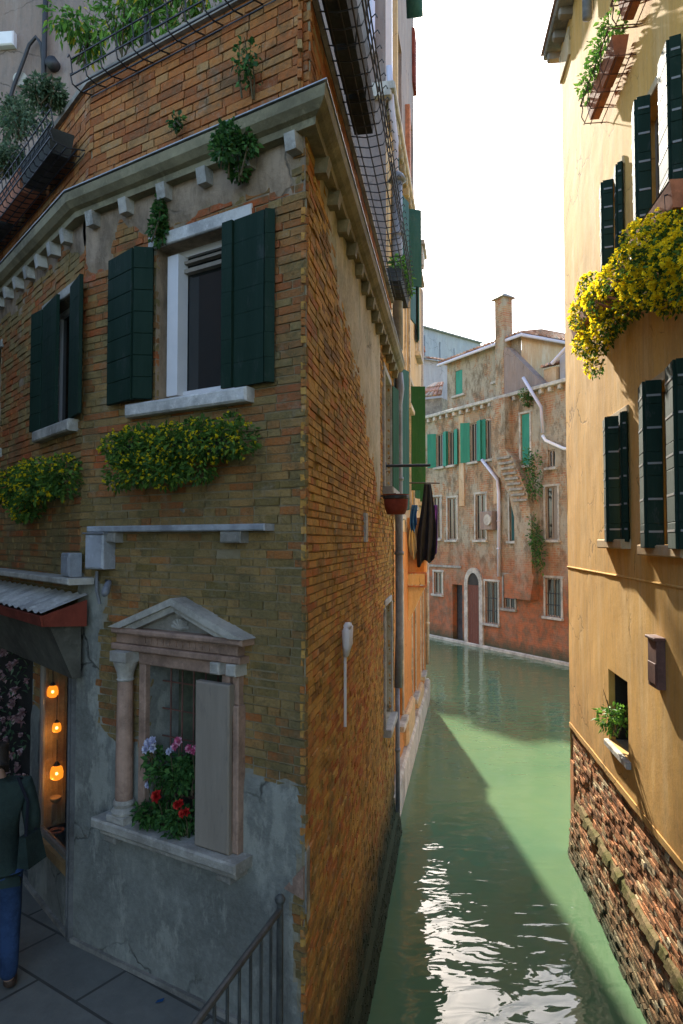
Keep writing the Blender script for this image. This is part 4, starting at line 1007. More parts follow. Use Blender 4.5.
# red hanging planter on the bar side
uu, zz = FA.at(396, 504, .20); hp_ = thing('hanging_planter', FA.P(uu, .2, zz-.12), 'dark red round planter hung on the canal wall below the iron bar', 'planter')
g = MB(); p = FA.P(uu, .2, zz); g.lathe(p, [(.11, -.13), (.145, -.05), (.155, .09), (.165, .12), (.14, .12), (.12, .05)], 18); g.build('pot', M['red_cloth'], hp_, True)
g = MB(); g.tube([FA.P(uu, .0, zz+.1), FA.P(uu, .2, zz+.13)], .012, 6); g.lathe(p, [(.156, .06), (.166, .07), (.166, .1), (.158, .11)], 18); g.build('hoop', M['iron'], hp_)

def garment(name, px0, px1, py0, py1, Y, mat, label, seed=0, taper=.6, group='laundry hanging over the canal'):
    """a cloth hanging in folds: closed tapered sheet with pleats, at distance Y"""
    rnd = random.Random(seed); k = Y/700
    x0, x1 = (px0-341.5)*k, (px1-341.5)*k; zt = 4.44+(540-py0)*k; zb = 4.44+(540-py1)*k
    g = MB(); nx, nz_ = 18, 22; idx = {}
    for s_ in (0, 1):
        for j in range(nz_+1):
            v = j/nz_; wd = (x1-x0)*(taper+(1-taper)*min(1, v*1.6))*(1-.12*max(0, v-.8)/.2)
            cx = (x0+x1)/2+.03*math.sin(v*3+seed)
            for i in range(nx+1):
                u = i/nx; zz = zt+(zb-zt)*v-(.06*math.sin(u*9+seed)+.05*math.sin(u*4+1))*v**3
                yy = Y+(.05*math.sin(u*14+seed+v*2)+.02*math.sin(u*31))*(.3+v)+(s_-.5)*(.05+.03*math.sin(u*3.14))
                idx[s_, j, i] = len(g.v); g.v.append(Vector((cx+(u-.5)*wd, yy, zz)))
    for s_ in (0, 1):
        for j in range(nz_):
            for i in range(nx): g.face((idx[s_, j, i], idx[s_, j, i+1], idx[s_, j+1, i+1], idx[s_, j+1, i]))
    for j in range(nz_):
        for i in (0, nx): g.face((idx[0, j, i], idx[1, j, i], idx[1, j+1, i], idx[0, j+1, i]))
    for i in range(nx):
        for j in (0, nz_): g.face((idx[0, j, i], idx[0, j, i+1], idx[1, j, i+1], idx[1, j, i]))
    return tag(g.build(name, M[mat], None, True), label, 'laundry', group)
garment('dark_coat', 417, 436, 484, 562, 14.2, 'cloth_dark', 'long black coat hung out over the canal', 1, .35)
garment('purple_cloth', 429, 438, 505, 558, 14.5, 'cloth_purple', 'purple cloth hanging behind the black coat', 2, .6)
garment('blue_cloth', 411, 418, 505, 530, 14.0, 'cloth_blue', 'small blue cloth hanging left of the black coat', 3, .8)
garment('cream_cloth', 409, 418, 527, 556, 14.3, 'cloth_cream', 'cream cloth hanging below the blue one', 4, .5)
bx_ = FB.P(4.2, .02, 5.55); k = 14.2/700
rod('drying_bar', 'thin pole carrying the laundry out from the canal wall', 'pole', [FB.P(3.4, 0, 4.44+57*k), Vector(((440-341.5)*k, 14.2, 4.44+57*k))], .015, 'iron')
# window box on a balcony of the row, with plants
uu, zz = FB.at(402, 272, .3)
flower_mass('window_planter', FB, [(uu+.1+.22*i, .22+.03*(i % 2), zz+.16, .13) for i in range(6)], 'dark window planter with bright green leaves high on the tall canal house', 'flower box', 'planters of the tall house', leaf='leaf_bright', nfl=0, nleaf=200, lsize=.07, seed=41, box=(uu, uu+1.3, .06, .30, zz-.12, zz+.08), boxmat='pot_dark')
# picture like framed panel on the orange wall
g = MB(); k = 13.6/700; 
g.bevbox(FB, 3.6, 3.64, .0, .36, 4.44-47*k, 4.44-36*k, .008); sgn = thing('framed_panel', FB.P(3.6, 0, 3.5), 'small brown framed blank panel standing out from the orange wall below the laundry', 'sign'); g.build('panel', M['stucco_cream'], sgn)
g = MB(); za, zb2 = 4.44-48*k, 4.44-35*k
g.box(FB, 3.585, 3.655, .0, .38, za-.03, za); g.box(FB, 3.585, 3.655, .0, .38, zb2, zb2+.03); g.box(FB, 3.585, 3.655, .361, .39, za, zb2); g.build('frame', M['terracotta'], sgn)
g = MB(); g.hexa([FB.P(u, w_, z) for z, ww in ((4.44-85*k, (.0, .02)), (4.44-50*k, (.0, .34))) for u, w_ in ((3.7, ww[0]), (3.9, ww[0]), (3.9, ww[1]), (3.7, ww[1]))]); g.build('wall_bracket', M['stucco_cream'], row_house)
mb = MB(); mb.bevbox(FB, 3.7, 4.3, -.02, .36, 3.75, 4.9, .03); mb.build('chimney_breast', M['stucco_orange'], row_house)

# ================================================================== OCHRE HOUSE (right bank)
ochre = thing('ochre_house', FR.P(5, -3, 0), 'ochre plastered house with dark green shutters and exposed brick foot, right side of the canal', 'house')
wa, wb3 = (2.22, 3.02, 4.45, 5.72), (3.72, 4.66, 4.40, 5.80)
wc, wd_ = (2.30, 3.00, 7.30, 8.30), (3.60, 4.55, 7.25, 8.42)
wl = (2.15, 2.90, 2.20, 2.99, .07)
holes = [wa, wb3, wc, wd_, (*wl, )]
ZM = 1.80
flat_wall(FR, 0, 13, ZM, 12, holes, M['stucco'], 'wall', ochre, .06, .005, .2)
brick_wall(FR, 0, 13, -.35, ZM+.02, [], lambda u, z: -.3+.0*u, [M['mortar_ochre'], M['brick_ochre']], 'brick_foot', ochre, .06, bl=.21, bh=.052, mj=.012, relief=.008, wob=.012, miss=.04, seed=31, deep=.022,
           wbase=lambda u, z: -.02+.018*fbm(u*1.3, z*1.5, 3)+max(0, .75-z)*.10)
FN = Frame(FR.P(0, 0, 0).xy, (1, -.117), (.117, 1))
flat_wall(FN, 0, 9, -.35, 12, [], M['stucco'], 'end_wall', ochre, .5, .01)
mb = MB(); pts_ = [(u, .012*fbm(u*2, 1.3)) for u in [i*.12 for i in range(109)]]
for (a, ja), (b, jb) in zip(pts_, pts_[1:]):               # broken lower lip of the render
    mb.hexa([FR.P(a, -.06, ZM-.035+ja), FR.P(b, -.06, ZM-.035+jb), FR.P(b, .012, ZM-.02+jb), FR.P(a, .012, ZM-.02+ja), FR.P(a, -.06, ZM+.045), FR.P(b, -.06, ZM+.045), FR.P(b, .012, ZM+.045), FR.P(a, .012, ZM+.045)])
mb.build('render_lip', M['stucco'], ochre)
mb = MB(); n_ = 60                                         # mossy stone ledge near the water
for i in range(n_):
    a, b = .35+i*.2, .35+(i+1)*.2-.004*random.random(); o1 = .035*fbm(a*2.2, 2.2); o2 = random.uniform(-.015, .015); o3 = random.uniform(-.02, .015)
    mb.hexa([FR.P(a, -.05, .80+o1+o2), FR.P(b, -.05, .80+o1), FR.P(b, .035+o3, .79+o1), FR.P(a, .045+o3, .78+o1+o2), FR.P(a, -.05, .90+o1), FR.P(b, -.05, .91+o1+o2), FR.P(b, .02+o3, .86+o1+o2), FR.P(a, .02+o3, .865+o1)])
t = NT('mossy_stone'); t.bump(t.noise(20, 8, .7), .8, .02)
M['moss'] = t.col(t.mix(t.ramp(t.noise(4, 7, .7), [(.4, 0.), (.6, 1.)]), (.09, .085, .025), (.22, .16, .08)), .95, .1)
mb.build('ledge', M['moss'], ochre)
mb = MB(); mb.bevbox(FR, -.06, .22, -.1, .0, -.35, 1.35, .03); mb.build('corner_pier', M['brick_ochre'], ochre)
mb = MB(); mb.sweep(*fine([FR.P(-.02, 0, 0).xy, FR.P(13, 0, 0).xy], [FR.n, FR.n]), [(-.01, 4.04), (.008, 4.045), (.012, 4.055), (.008, 4.065), (-.01, 4.07)]); mb.build('string_course', M['stucco'], ochre)
for h, sw_ in ((wa, .10), (wb3, .10), (wc, .10), (wd_, .10)):
    room(FR, h, .2, .8, ochre); wn = stone_window(FR, h, ochre, surround=False, sill_w=sw_, depth=.14, frame='wood_grey', ext=.09, smat='stucco_cream')
    for a, b in ((h[0]-.05, h[0]-.001), (h[1]+.001, h[1]+.05)):
        g = MB(); g.bevbox(FR, a, b, -.05, .02, h[2], h[3], .006); g.build('jamb', M['stone'], wn)
room(FR, wl, .07, .9, ochre)
g = MB(); g.bevbox(FR, wl[0]-.05, wl[1]+.08, -.2, .05, wl[2]-.07, wl[2]-.001, .01); g.build('sill', M['stone'], ochre)
# bifold shutters: inner leaf stands out from the jamb, outer leaf folds back along the wall
def bifold(fr, h, far, near, ra, rb, hh=ochre, z_ext=.05):
    u0, u1, z0, z1 = h
    def leafset(root_u, out, back, dirn):
        for (ua, wa_, ub, wb_, nb) in ((root_u, .02, root_u+dirn*.03, out, 2), (root_u+dirn*.05, out, root_u+dirn*(.05+back), out*.72, 3)):
            o, hb = shutter_leaf(fr, ua, wa_, ub, wb_, z0-.03, z1+z_ext-.03, 'shutter', hh, nb, th=.035)
            A = fr.P(ua, wa_, 0); B = fr.P(ub, wb_, 0); d = (B-A).normalized(); f2 = Frame(A.xy, d.xy, (-d.y, d.x)); L = (B-A).length
            for q in (.08, .28, .5, .72, .92):
                g = MB(); zz = z0+(z1-z0)*q; g.box(f2, .01, L-.01, -.0215, .0215, zz-.009, zz+.009); g.build('strap', M['hinge'], o)
    leafset(ra, *far, -1); leafset(rb, *near, -1)
bifold(FR, wa, (.14, .24), (.06, .12), 2.84, 3.12); bifold(FR, wb3, (.15, .26), (.15, .3), 4.15, 4.90); bifold(FR, wc, (.12, .2), (.06, .12), 2.74, 3.10); bifold(FR, wd_, (.13, .2), (.10, .3), 3.99, 4.75)
# eave with rafter ends and downpipe at the far upper corner
ZE = 11.75
mb = MB(); mb.bevbox(FR, -.28, 13, -.3, .22, ZE, ZE+.08, .02); mb.build('eave', M['stone_dark'], ochre)
for i in range(14): mb = MB(); mb.bevbox(FR, -.2+.45*i, -.09+.45*i, -.02, .18, ZE-.11, ZE-.002, .02); mb.build('rafter_end', M['wood_grey'], ochre)
mb = MB(); mb.hexa([FR.P(u, w_, z) for z, ww in ((ZE+.10, (.25, -9)), (ZE+2.2, (-4.4, -4.6))) for u, w_ in ((-.32, ww[0]), (13, ww[0]), (13, ww[1]), (-.32, ww[1]))]); mb.build('roof', M['tile'], ochre)
mb = MB(); mb.bevbox(FR, -.03, .62, -.02, .03, 11.2, ZE-.15, .01); mb.build('corner_panel', M['stucco_pale'] if False else M['stucco_cream'], ochre)
pipe(FR, [(1.95, .08, ZE), (1.95, .08, 10.7)], .055, 'pipe', ochre)
g = MB(); g.tube([FR.P(3.0+.2*i, .015, 3.95-.02*i+.0*i) for i in range(12)], .008, 5); 
# small wooden box on the wall
u, z = FR.at(655, 662, .05); wbx = thing('wall_box', FR.P(u, 0, z-.2), 'small flat brown wooden box fixed on the ochre wall, casting a long shadow', 'box')
g = MB(); g.bevbox(FR, u-.12, u+.12, .0, .075, z-.22, z+.2, .008); g.build('case', M['terracotta'] if False else mat_simple('box_brown', (.16, .08, .06), .7, .3, 8), wbx)
g = MB(); g.bevbox(FR, u-.13, u+.13, .0, .095, z+.2, z+.225, .006); g.bevbox(FR, u-.10, u+.10, .075, .083, z-.18, z-.0, .003); g.build('lid', M['iron_rust'], wbx)
# plant in the low window
u, z = FR.at(616, 710, .02)
bush('window_plant', FR.P(u, .02, z), .21, 330, .06, 'leaf_bright', 'small bright green plant growing out of the low opening in the ochre wall', 'plant', None, (1.0, .8, 1.2), 51, base=FR.P(u, 0, wl[2]))
# yellow flower masses below the upper windows, in long iron planters
def rmass(pts, **k):
    out = []
    for (px, py, r_, w_) in pts: u, z = FR.at(px, py, w_); out.append((u, w_*.85, z, r_*.78))
    return out
bl = rmass([(590, 290, .22, .28), (583, 315, .24, .26), (584, 345, .20, .24), (592, 368, .13, .2), (600, 300, .24, .28), (604, 325, .20, .24), (596, 340, .2, .2), (612, 282, .22, .28), (613, 318, .16, .2)])
flower_mass('yellow_flower_box', FR, bl, 'yellow blooming trailing plant on the ochre wall, the farther and lower of two masses', 'flower box', 'yellow flower boxes on the ochre wall', nfl=85, nleaf=260, lsize=.045, fsize=.026, seed=61, box=(1.75, 3.0, .06, .28, 6.85, 7.05), ftop=.5)
bl = rmass([(628, 268, .24, .3), (640, 245, .24, .3), (652, 255, .26, .3), (650, 285, .22, .26), (668, 240, .24, .3), (672, 268, .26, .3), (668, 298, .18, .24), (690, 250, .26, .3), (694, 285, .22, .26), (636, 290, .2, .24), (628, 305, .17, .22), (655, 225, .14, .3), (712, 262, .26, .3)])
flower_mass('yellow_flower_box', FR, bl, 'larger yellow blooming mass reaching the right edge of the picture below the upper shutters', 'flower box', 'yellow flower boxes on the ochre wall', nfl=85, nleaf=260, lsize=.045, fsize=.025, seed=62, box=(3.3, 5.2, .06, .28, 6.85, 7.05), ftop=.5)
g = MB()
for i in range(5): uu_ = 3.15+.16*i; g.tube([FR.P(uu_, .0, 6.62-.02*i), FR.P(uu_-.10, .34, 6.80-.02*i)], .012, 6)
g.build('support_rod', M['terracotta'], ochre)
# two terracotta planters in wrought iron racks high on the ochre wall
def rack(u0, u1, zb, label, seed, plants=True, h_=.20, wdt=.22):
    rt = thing('rack_planter', FR.P((u0+u1)/2, .0, zb), label, 'planter rack', 'iron rack planters high on the ochre wall')
    n_ = max(1, int(round((u1-u0)/.5)))
    for i in range(n_):
        a = u0+(u1-u0)*i/n_+.01; b = u0+(u1-u0)*(i+1)/n_-.01; g = MB()
        g.hexa([FR.P(u, w_, z) for z, e in ((zb, .03), (zb+h_, 0)) for u, w_ in ((a+e, .06+e), (b-e, .06+e), (b-e, wdt-e), (a+e, wdt-e))])
        g.build('planter', M['terracotta'], rt)
    g = MB()
    for w_ in (.05, .17, wdt+.02): g.tube([FR.P(u0-.03, w_, zb-.012), FR.P(u1+.03, w_, zb-.012)], .005, 5)
    g.tube([FR.P(u0-.05, 0, zb+h_+.02), FR.P(u0-.05, wdt+.05, zb+h_+.02), FR.P(u1+.05, wdt+.05, zb+h_+.02), FR.P(u1+.05, 0, zb+h_+.02)], .008, 5)
    k_ = int((u1-u0)/.26)
    for i in range(k_+1):
        u = u0+(u1-u0)*i/k_; g.tube([FR.P(u, .0, zb-.014), FR.P(u, wdt+.01, zb-.014), FR.P(u, wdt+.05, zb+.06), FR.P(u, wdt+.035, zb+.15), FR.P(u, wdt+.05, zb+h_+.02)], .006, 5)
        # scroll
        cs = FR.P(u, wdt+.05, zb+h_+.05); g.tube([cs+Vector((FR.n.x*.03*math.cos(a_), FR.n.y*.03*math.cos(a_), .03*math.sin(a_))) for a_ in [j*.7 for j in range(8)]], .005, 5)
    g.build('rack', M['iron_rust'], rt)
    if plants:
        rnd = random.Random(seed); g = MB()
        for i in range(int((u1-u0)/.12)): foliage(g, FR.P(u0+.06+.12*i, .2+rnd.uniform(-.04, .08), zb+h_+.10+rnd.uniform(-.03, .06)), .13, 70, .06, rnd)
        g.build('foliage', M['leaf_bright'], rt, recalc=False)
    return rt
a_ = FR.at(588, 118, .2); b_ = FR.at(612, 62, .2)
rack(a_[0], b_[0]+.1, (a_[1]+b_[1])/2-.02, 'terracotta planter with light green leaves in a scrolled iron rack, the farther of the two', 71)
a_ = FR.at(620, 24, .2)
rack(a_[0], a_[0]+1.5, a_[1], 'terracotta planter in a scrolled iron rack at the top edge of the picture', 72, True)

# ================================================================== FAR HOUSE closing the canal
far = thing('far_house', FD.P(5, 0, 0), 'weathered brick and plaster house closing the canal, with green shutters and an arched red door', 'house')
def dr(x0, y0, x1, y1): return FD.rect(x0, y0, x1, y1)
def drz(xa, xb, z0, z1): return (FD.at(xa, 540)[0], FD.at(xb, 540)[0], z0, z1)
up = [drz(437, 444, 7.75, 9.25), drz(449, 455, 7.75, 9.25), drz(471, 478, 7.75, 9.4), drz(487, 493, 7.75, 9.4)]
mid = [drz(433, 441, 4.5, 6.4), drz(448, 457, 4.45, 6.3), drz(476, 486, 4.45, 6.35), drz(510, 520, 4.4, 6.2), drz(546, 558, 4.45, 6.4)]
gr = [drz(434, 442, 2.0, 3.0), drz(485, 497.5, 1.05, 2.75), drz(503.5, 514.5, 1.75, 3.05), drz(545, 560.5, 1.65, 3.05)]
recd = drz(452, 462, .12, 2.5); ur = drz(522, 531, 7.3, 9.3); sm = drz(549, 556, 7.1, 7.75)
archu0, archu1 = FD.at(469, 600)[0], FD.at(480.5, 600)[0]
hol = up+mid+gr+[recd, ur, sm]
flat_wall(FD, -6, 16, -.4, 10.1, hol, M['far_brick'], 'wall', far, .3, .012, .25)
for h in hol: room(FD, h, .25, 1.0, far)
def dwin(h, sur=True, sill=True, smat='stone', bars=False, pane='glass'):
    wn = stone_window(FD, h, far, sill=sill, lintel=sur, surround=sur, depth=.05, mull=True, ext=.12, smat=smat, frame='wood_grey', sill_w=.12)
    if bars:
        g = MB(); k_ = int((h[1]-h[0])/.12)
        for i in range(1, k_): u = h[0]+(h[1]-h[0])*i/k_; g.tube([FD.P(u, -.04, h[2]), FD.P(u, -.04, h[3])], .012, 5)
        for q in (.3, .6): z = h[2]+(h[3]-h[2])*q; g.tube([FD.P(h[0], -.04, z), FD.P(h[1], -.04, z)], .012, 5)
        g.build('grille', M['iron'], wn)
    return wn
for i, h in enumerate(up):
    wn = dwin(h, False)
    for (a, b) in ((h[0]-.42, h[0]-.01), (h[1]+.01, h[1]+.42)):
        if a < h[0]: shutter_leaf(FD, h[0]-.01, .02, h[0]-.30, .30 if i % 2 == 0 else .06, h[2]-.02, h[3]+.04, 'shutter_far', wn, 3)
        else: shutter_leaf(FD, h[1]+.01, .02, h[1]+.38, .14, h[2]-.02, h[3]+.04, 'shutter_far', wn, 3)
for i, h in enumerate(mid):
    wn = dwin(h, True)
    if i == 3: shutter_leaf(FD, h[0]+.05, -.05, h[1]-.02, -.04, h[2]+.02, h[3]-.02, 'shutter_teal', wn, 4)
    if i == 4: shutter_leaf(FD, h[0]+.35, -.08, h[1]-.02, -.06, h[2]+.02, h[3]-.02, 'wood_grey', wn, 4)
for i, h in enumerate(gr): dwin(h, True, bars=(i >= 1), smat='stone' if i != 2 else 'stone_dark')
wn = dwin(ur, True); shutter_leaf(FD, ur[0]+.03, -.05, ur[1]-.02, -.03, ur[2]+.02, ur[3]-.02, 'shutter_far', wn, 4)
dwin(sm, False)
g = MB(); g.box(FD, recd[0]+.02, recd[1]-.02, -.3, -.26, .12, 2.5); g.build('side_door', M['wood_grey'] if False else mat_simple('door_dark', (.05, .055, .06), .8), far)
# arched water door with stone surround
cx_ = (archu0+archu1)/2; rr_ = (archu1-archu0)/2; zs = 2.55
g = MB(); inn = [(archu0, .05)]+[(cx_-rr_*math.cos(math.pi*i/12), zs+rr_*1.35*math.sin(math.pi*i/12)) for i in range(13)]+[(archu1, .05)]
out_ = [(archu0-.22, .05)]+[(cx_-(rr_+.22)*math.cos(math.pi*i/12), zs+(rr_*1.35+.22)*math.sin(math.pi*i/12)) for i in range(13)]+[(archu1+.22, .05)]
for i in range(len(inn)-1):
    g.hexa([FD.P(u, w_, z) for w_ in (-.05, .09) for (u, z) in (inn[i], inn[i+1], out_[i+1], out_[i])])
ad = g.build('door_surround', M['stone'], far)
g = MB(); g.prism(FD, inn, .015, .05); dd = g.build('arched_door', M['door_red'], far)
g = MB(); g.prism(FD, [p for p in inn if p[1] >= zs-.01], .051, .06); g.build('fanlight', M['dark_room'], dd)
for k_ in range(5): u = archu0+.08+k_*(archu1-archu0-.16)/4; g = MB(); g.box(FD, u-.01, u+.01, .05, .058, .1, zs-.05); g.build('batten', M['wood_tan'] if False else M['iron_rust'], dd)
g = MB(); g.bevbox(FD, -6, 16, -.05, .22, 10.06, 10.20, .02); g.build('cornice', M['stone'], far)
for i in range(30): g = MB(); g.bevbox(FD, -1+.48*i, -.84+.48*i, 0, .16, 9.88, 10.058, .02); g.build('bracket', M['stone'], far)
g = MB(); g.bevbox(FD, -6, 16, -.05, .10, -.4, .12, .03); g.build('water_step', M['stone'], far)
u = FD.at(430, 570)[0]; g = MB(); g.bevbox(FD, u, FD.at(466, 570)[0]-.3, -.02, .05, 3.22, 3.32, .01); g.build('string_course', M['stone_dark'], far)
for px in (463, 498): u = FD.at(px, 500)[0]; g = MB(); g.bevbox(FD, u-.22, u+.12, -.02, .05, 5.9, 9.85, .01); g.build('pilaster_strip', M['stucco_attic'], far)
# sloping flue breast
ua, ub = FD.at(498, 400)[0], FD.at(512, 400)[0]; uc, ud = FD.at(522, 540)[0], FD.at(541, 540)[0]
g = MB()
secs = [(ua, ub, 10.05), (ua, ub, 8.0), (ua+.05, ub+.5, 7.5), (uc-.3, ud-.3, 6.2), (uc, ud-.1, 5.3), (uc, ud-.1, 3.2), (uc-.6, ud, 3.1), (uc-.6, ud-.2, 2.2)]
for (a, b, z), (a2, b2, z2) in zip(secs, secs[1:]):
    g.hexa([FD.P(u, w_, zz) for zz, (p, q) in ((z2, (a2, b2)), (z, (a, b))) for u, w_ in ((p, -.02), (q, -.02), (q, .38), (p, .38))])
g.build('flue', M['far_brick'], far)
g = MB()
for i in range(9): t_ = i/8; a = (1-t_)*(ua+.4)+t_*uc; b = a+.75; z = 7.6-t_*1.7; g.bevbox(FD, a, b, .37, .45, z, z+.09, .01)
g.build('flue_tiles', M['stone_dark'], far)
g = MB(); uq = FD.at(491, 520)[0]; g.bevbox(FD, uq-.3, uq+.45, 0, .35, 4.85, 5.6, .02); bb = g.build('bay_box', M['stucco_grey'], far)
g = MB(); c_ = FD.P(uq+.25, .36, 5.25); g.tube([c_, c_+Vector((FD.n.x, FD.n.y, 0))*.06], .22, 16); g.build('round_plate', M['stone'], bb)
pipe(FD, [(FD.at(484, 458)[0], .1, 7.75), (FD.at(500, 480)[0], .12, 6.85), (FD.at(501, 490)[0], .12, 6.3), (FD.at(501, 540)[0], .12, 3.0)], .07, 'pipe_pale', far)
pipe(FD, [(FD.at(530, 372)[0], .35, 10.6), (FD.at(545, 398)[0], .2, 9.35), (FD.at(545, 425)[0], .12, 8.4)], .06, 'pipe_pale', far)
pipe(FD, [(FD.at(545, 428)[0], .12, 8.3), (FD.at(548, 434)[0], .12, 8.1), (FD.at(566, 441)[0], .12, 7.7), (FD.at(590, 445)[0], .12, 7.5)], .06, 'white_paint', far)
# attic storey with its tiled roof
u0, u1 = FD.at(441, 380)[0], FD.at(498, 380)[0]+1.0
FD2 = Frame(FD.P(0, -.35, 0).xy, FD.d, FD.n)
at1 = (FD.at(449, 380)[0], FD.at(456, 380)[0], 10.9, 12.0); at2 = (FD.at(489, 380)[0], FD.at(495, 380)[0], 11.0, 12.2)
flat_wall(FD2, u0, u1, 10.1, 12.55, [at1, at2], M['far_plaster'], 'wall', far, .3, .01)
for h in (at1, at2):
    room(FD2, h, .25, .8, far); wn = stone_window(FD2, h, far, sill=True, lintel=False, depth=.16, ext=.2, frame='wood_grey', sill_w=.12)
    shutter_leaf(FD2, h[0], -.04, h[1], -.03, h[2]+.01, h[3]-.01, 'shutter_far', wn, 4)
FDs = Frame(FD2.P(u1, 0, 0).xy, (.882, .47), (.47, -.882))
flat_wall(FDs, 0, 8, 10.1, 12.5, [], M['stucco_attic'], 'wall', far, .5, .01)
def tiled(p00, p10, p11, p01, name, parent, pitch=.22):
    """barrel tiles on a sloping quad: p00-p10 the eave, p01-p11 the ridge"""
    g = MB(); L = (p10-p00).length; k = max(2, int(L/pitch)); rows = max(1, int((p01-p00).length/.38)); nrm_ = (p10-p00).cross(p01-p00).normalized()
    if nrm_.z < 0: nrm_ = -nrm_
    g.tint = .2; g.quad(p00, p10, p11, p01)
    rn_ = random.Random(int(L*100))
    for i in range(k):
        a0_, a1_ = p00.lerp(p10, (i+.5)/k), p01.lerp(p11, (i+.5)/k)
        for j in range(rows):
            g.tint = rn_.random(); s0, s1 = a0_.lerp(a1_, j/rows), a0_.lerp(a1_, (j+1.1)/rows)
            x = (p10-p00).normalized(); r0, r1 = pitch*.40, pitch*.33; n_ = len(g.v)
            for s_, r_, up in ((s0, r0, .035), (s1, r1, .0)):
                for q in range(6): an = math.pi*q/5; g.v.append(s_+x*(-math.cos(an)*r_)+nrm_*(math.sin(an)*r_+up))
            for q in range(5): g.face((n_+q, n_+q+1, n_+7+q, n_+6+q))
            g.face(tuple(n_+q for q in range(6)))
    return g.build(name, M['tile'], parent, recalc=False)
def V3(fr, u, w_, z): return fr.P(u, w_, z)
e = .3
A0, A1, A2, A3 = FD2.P(u0-e, e, 12.5), FD2.P(u1+e, e, 12.5), FDs.P(8.3, e, 12.5), FD2.P(u0-e, -8, 12.5)
rc1, rc0 = FD2.P(u1-2.6, -3.6, 13.9), FD2.P(u0+.2, -3.6, 13.9)
tiled(A0, A1, rc1, rc0, 'roof', far); tiled(A1, A2, FD2.P(u1-2.6, -5, 13.9), rc1, 'roof', far); 
g = MB(); g.quad(A3, A0, rc0, rc0); g.build('roof_gable', M['tile'], far)
g = MB(); g.tube([A0+Vector((0, 0, -.06)), A1+Vector((0, 0, -.06)), A2+Vector((0, 0, -.06))], .07, 8); g.build('gutter', M['pipe_pale'], far)
# chimneys
cu0, cu1 = FD.at(496, 340)[0], FD.at(504.5, 340)[0]
g = MB(); g.box(FD, cu0, cu1, -.42, .05, 10.2, 14.2); ch = g.build('chimney', M['far_brick'], far)
g = MB(); g.hexa([FD.P(u, w_, z) for z, e_ in ((14.2, .14), (14.42, -.15)) for u, w_ in ((cu0-e_, -.42-e_), (cu1+e_, -.42-e_), (cu1+e_, .05+e_), (cu0-e_, .05+e_))]); g.build('chimney_cap', M['stone_dark'], ch)
g = MB(); g.hexa([FD.P(u, w_, z) for z, (p, q) in ((10.2, (cu1, cu1+2.2)), (12.1, (cu1, cu1+.2))) for u, w_ in ((p, -.3), (q, -.3), (q, .04), (p, .04))]); g.build('chimney_shoulder', M['stucco_grey'], far)
cq = FD.at(532, 330)[0]
g = MB(); g.box(FD, cq-.35, cq+.55, -3.4, -2.7, 13.2, 14.15); ch = g.build('chimney', M['far_brick'], far)
g = MB(); g.box(FD, cq-.5, cq+.7, -3.55, -2.55, 14.15, 14.3); g.box(FD, cq-.3, cq+.5, -3.3, -2.8, 14.3, 14.45); g.build('chimney_cap', M['stone_dark'], ch)
# lower roof and grey block on the right
g0 = FD.at(552, 380)[0]
g = MB(); g.box(FD, g0, g0+5, -4, -.4, 10.15, 11.35); g.build('roof_block', M['stucco_pale'], far)
tiled(FD.P(u1+1.2, -.15, 10.9), FD.P(g0-.05, -.15, 10.95), FD.P(g0-.05, -1.9, 11.4), FD.P(u1+1.2, -1.9, 11.4), 'lean_roof', far)
g = MB(); g.box(FD, u1+1.25, g0-.1, -1.8, -.3, 10.15, 10.88); g.build('lean_wall', M['stucco_attic'], far)
g = MB(); g.tube([FD.P(g0-.1, -.1, 10.95), FD.P(g0+.6, -.2, 11.45), FD.P(g0+3, -.3, 11.5)], .07, 8); g.build('gutter', M['pipe_pale'], far)
# vines on the far house
for (px, py, r_, n_, sq, lb, sd_) in ((537, 545, .55, 500, (.7, .35, 2.4), 'lower green creeper hanging down the flue of the far brick house', 81), (533, 470, .5, 420, (.8, .35, 2.2), 'middle green creeper climbing beside the sloping flue', 82), (523, 395, .45, 320, (1.2, .3, .9), 'upper creeper below the cornice of the far brick house', 83)):
    u, z = FD.at(px, py, .42); bush('creeper', FD.P(u, .42 if sd_ != 83 else .1, z), r_, n_, .12, 'leaf_ivy', lb, 'creeper', 'creepers on the far house', sq, sd_, base=FD.P(u, .1, z-.5))

# ================================================================== DISTANT ROOFS
def block(name, x0, y0, x1, y1, depth, zb, zt0, zt1, mat, label, roof=None):
    d = Vector((x1-x0, y1-y0)).normalized(); n_ = Vector((d.y, -d.x))
    fr = Frame((x0, y0), d, n_); L = math.hypot(x1-x0, y1-y0)
    rt = thing(name, fr.P(L/2, 0, 0), label, 'house', 'houses beyond the far house')
    g = MB(); g.hexa([fr.P(u, w_, z) for u, w_, z in ((0, -depth, zb), (L, -depth, zb), (L, 0, zb), (0, 0, zb), (0, -depth, zt0), (L, -depth, zt1), (L, 0, zt1), (0, 0, zt0))]); g.build('wall', M[mat], rt)
    return rt, fr, L
k = 46/700
rt, fr, L = block('house_block', (405-341)*k, 44, (500-341)*k, 52, 8, 0, 4.44+214*45/700, 4.44+198*52/700, 'stucco_pale', 'pale blue grey windowless house wall highest behind the tiled roofs')
g = MB(); g.hexa([fr.P(u, w_, z) for u, w_, z in ((0, -8, 0), (L, -8, 0), (L, .2, 0), (0, .2, 0))] + [fr.P(u, w_, z) for u, w_, z in ((0, -8, .1), (L, -8, .1), (L, .2, .1), (0, .2, .1))])
g.v = [v_+Vector((0, 0, (18.2 if i in (0, 3, 4, 7) else 19.15))) for i, v_ in enumerate(g.v)]; g.build('coping', M['stone_dark'], rt)
for i in range(3): g = MB(); g.box(fr, 2+2*i, 2.08+2*i, 0, .05, 14, 17.9); g.build('pipe', M['pipe'], rt)
k = 39/700
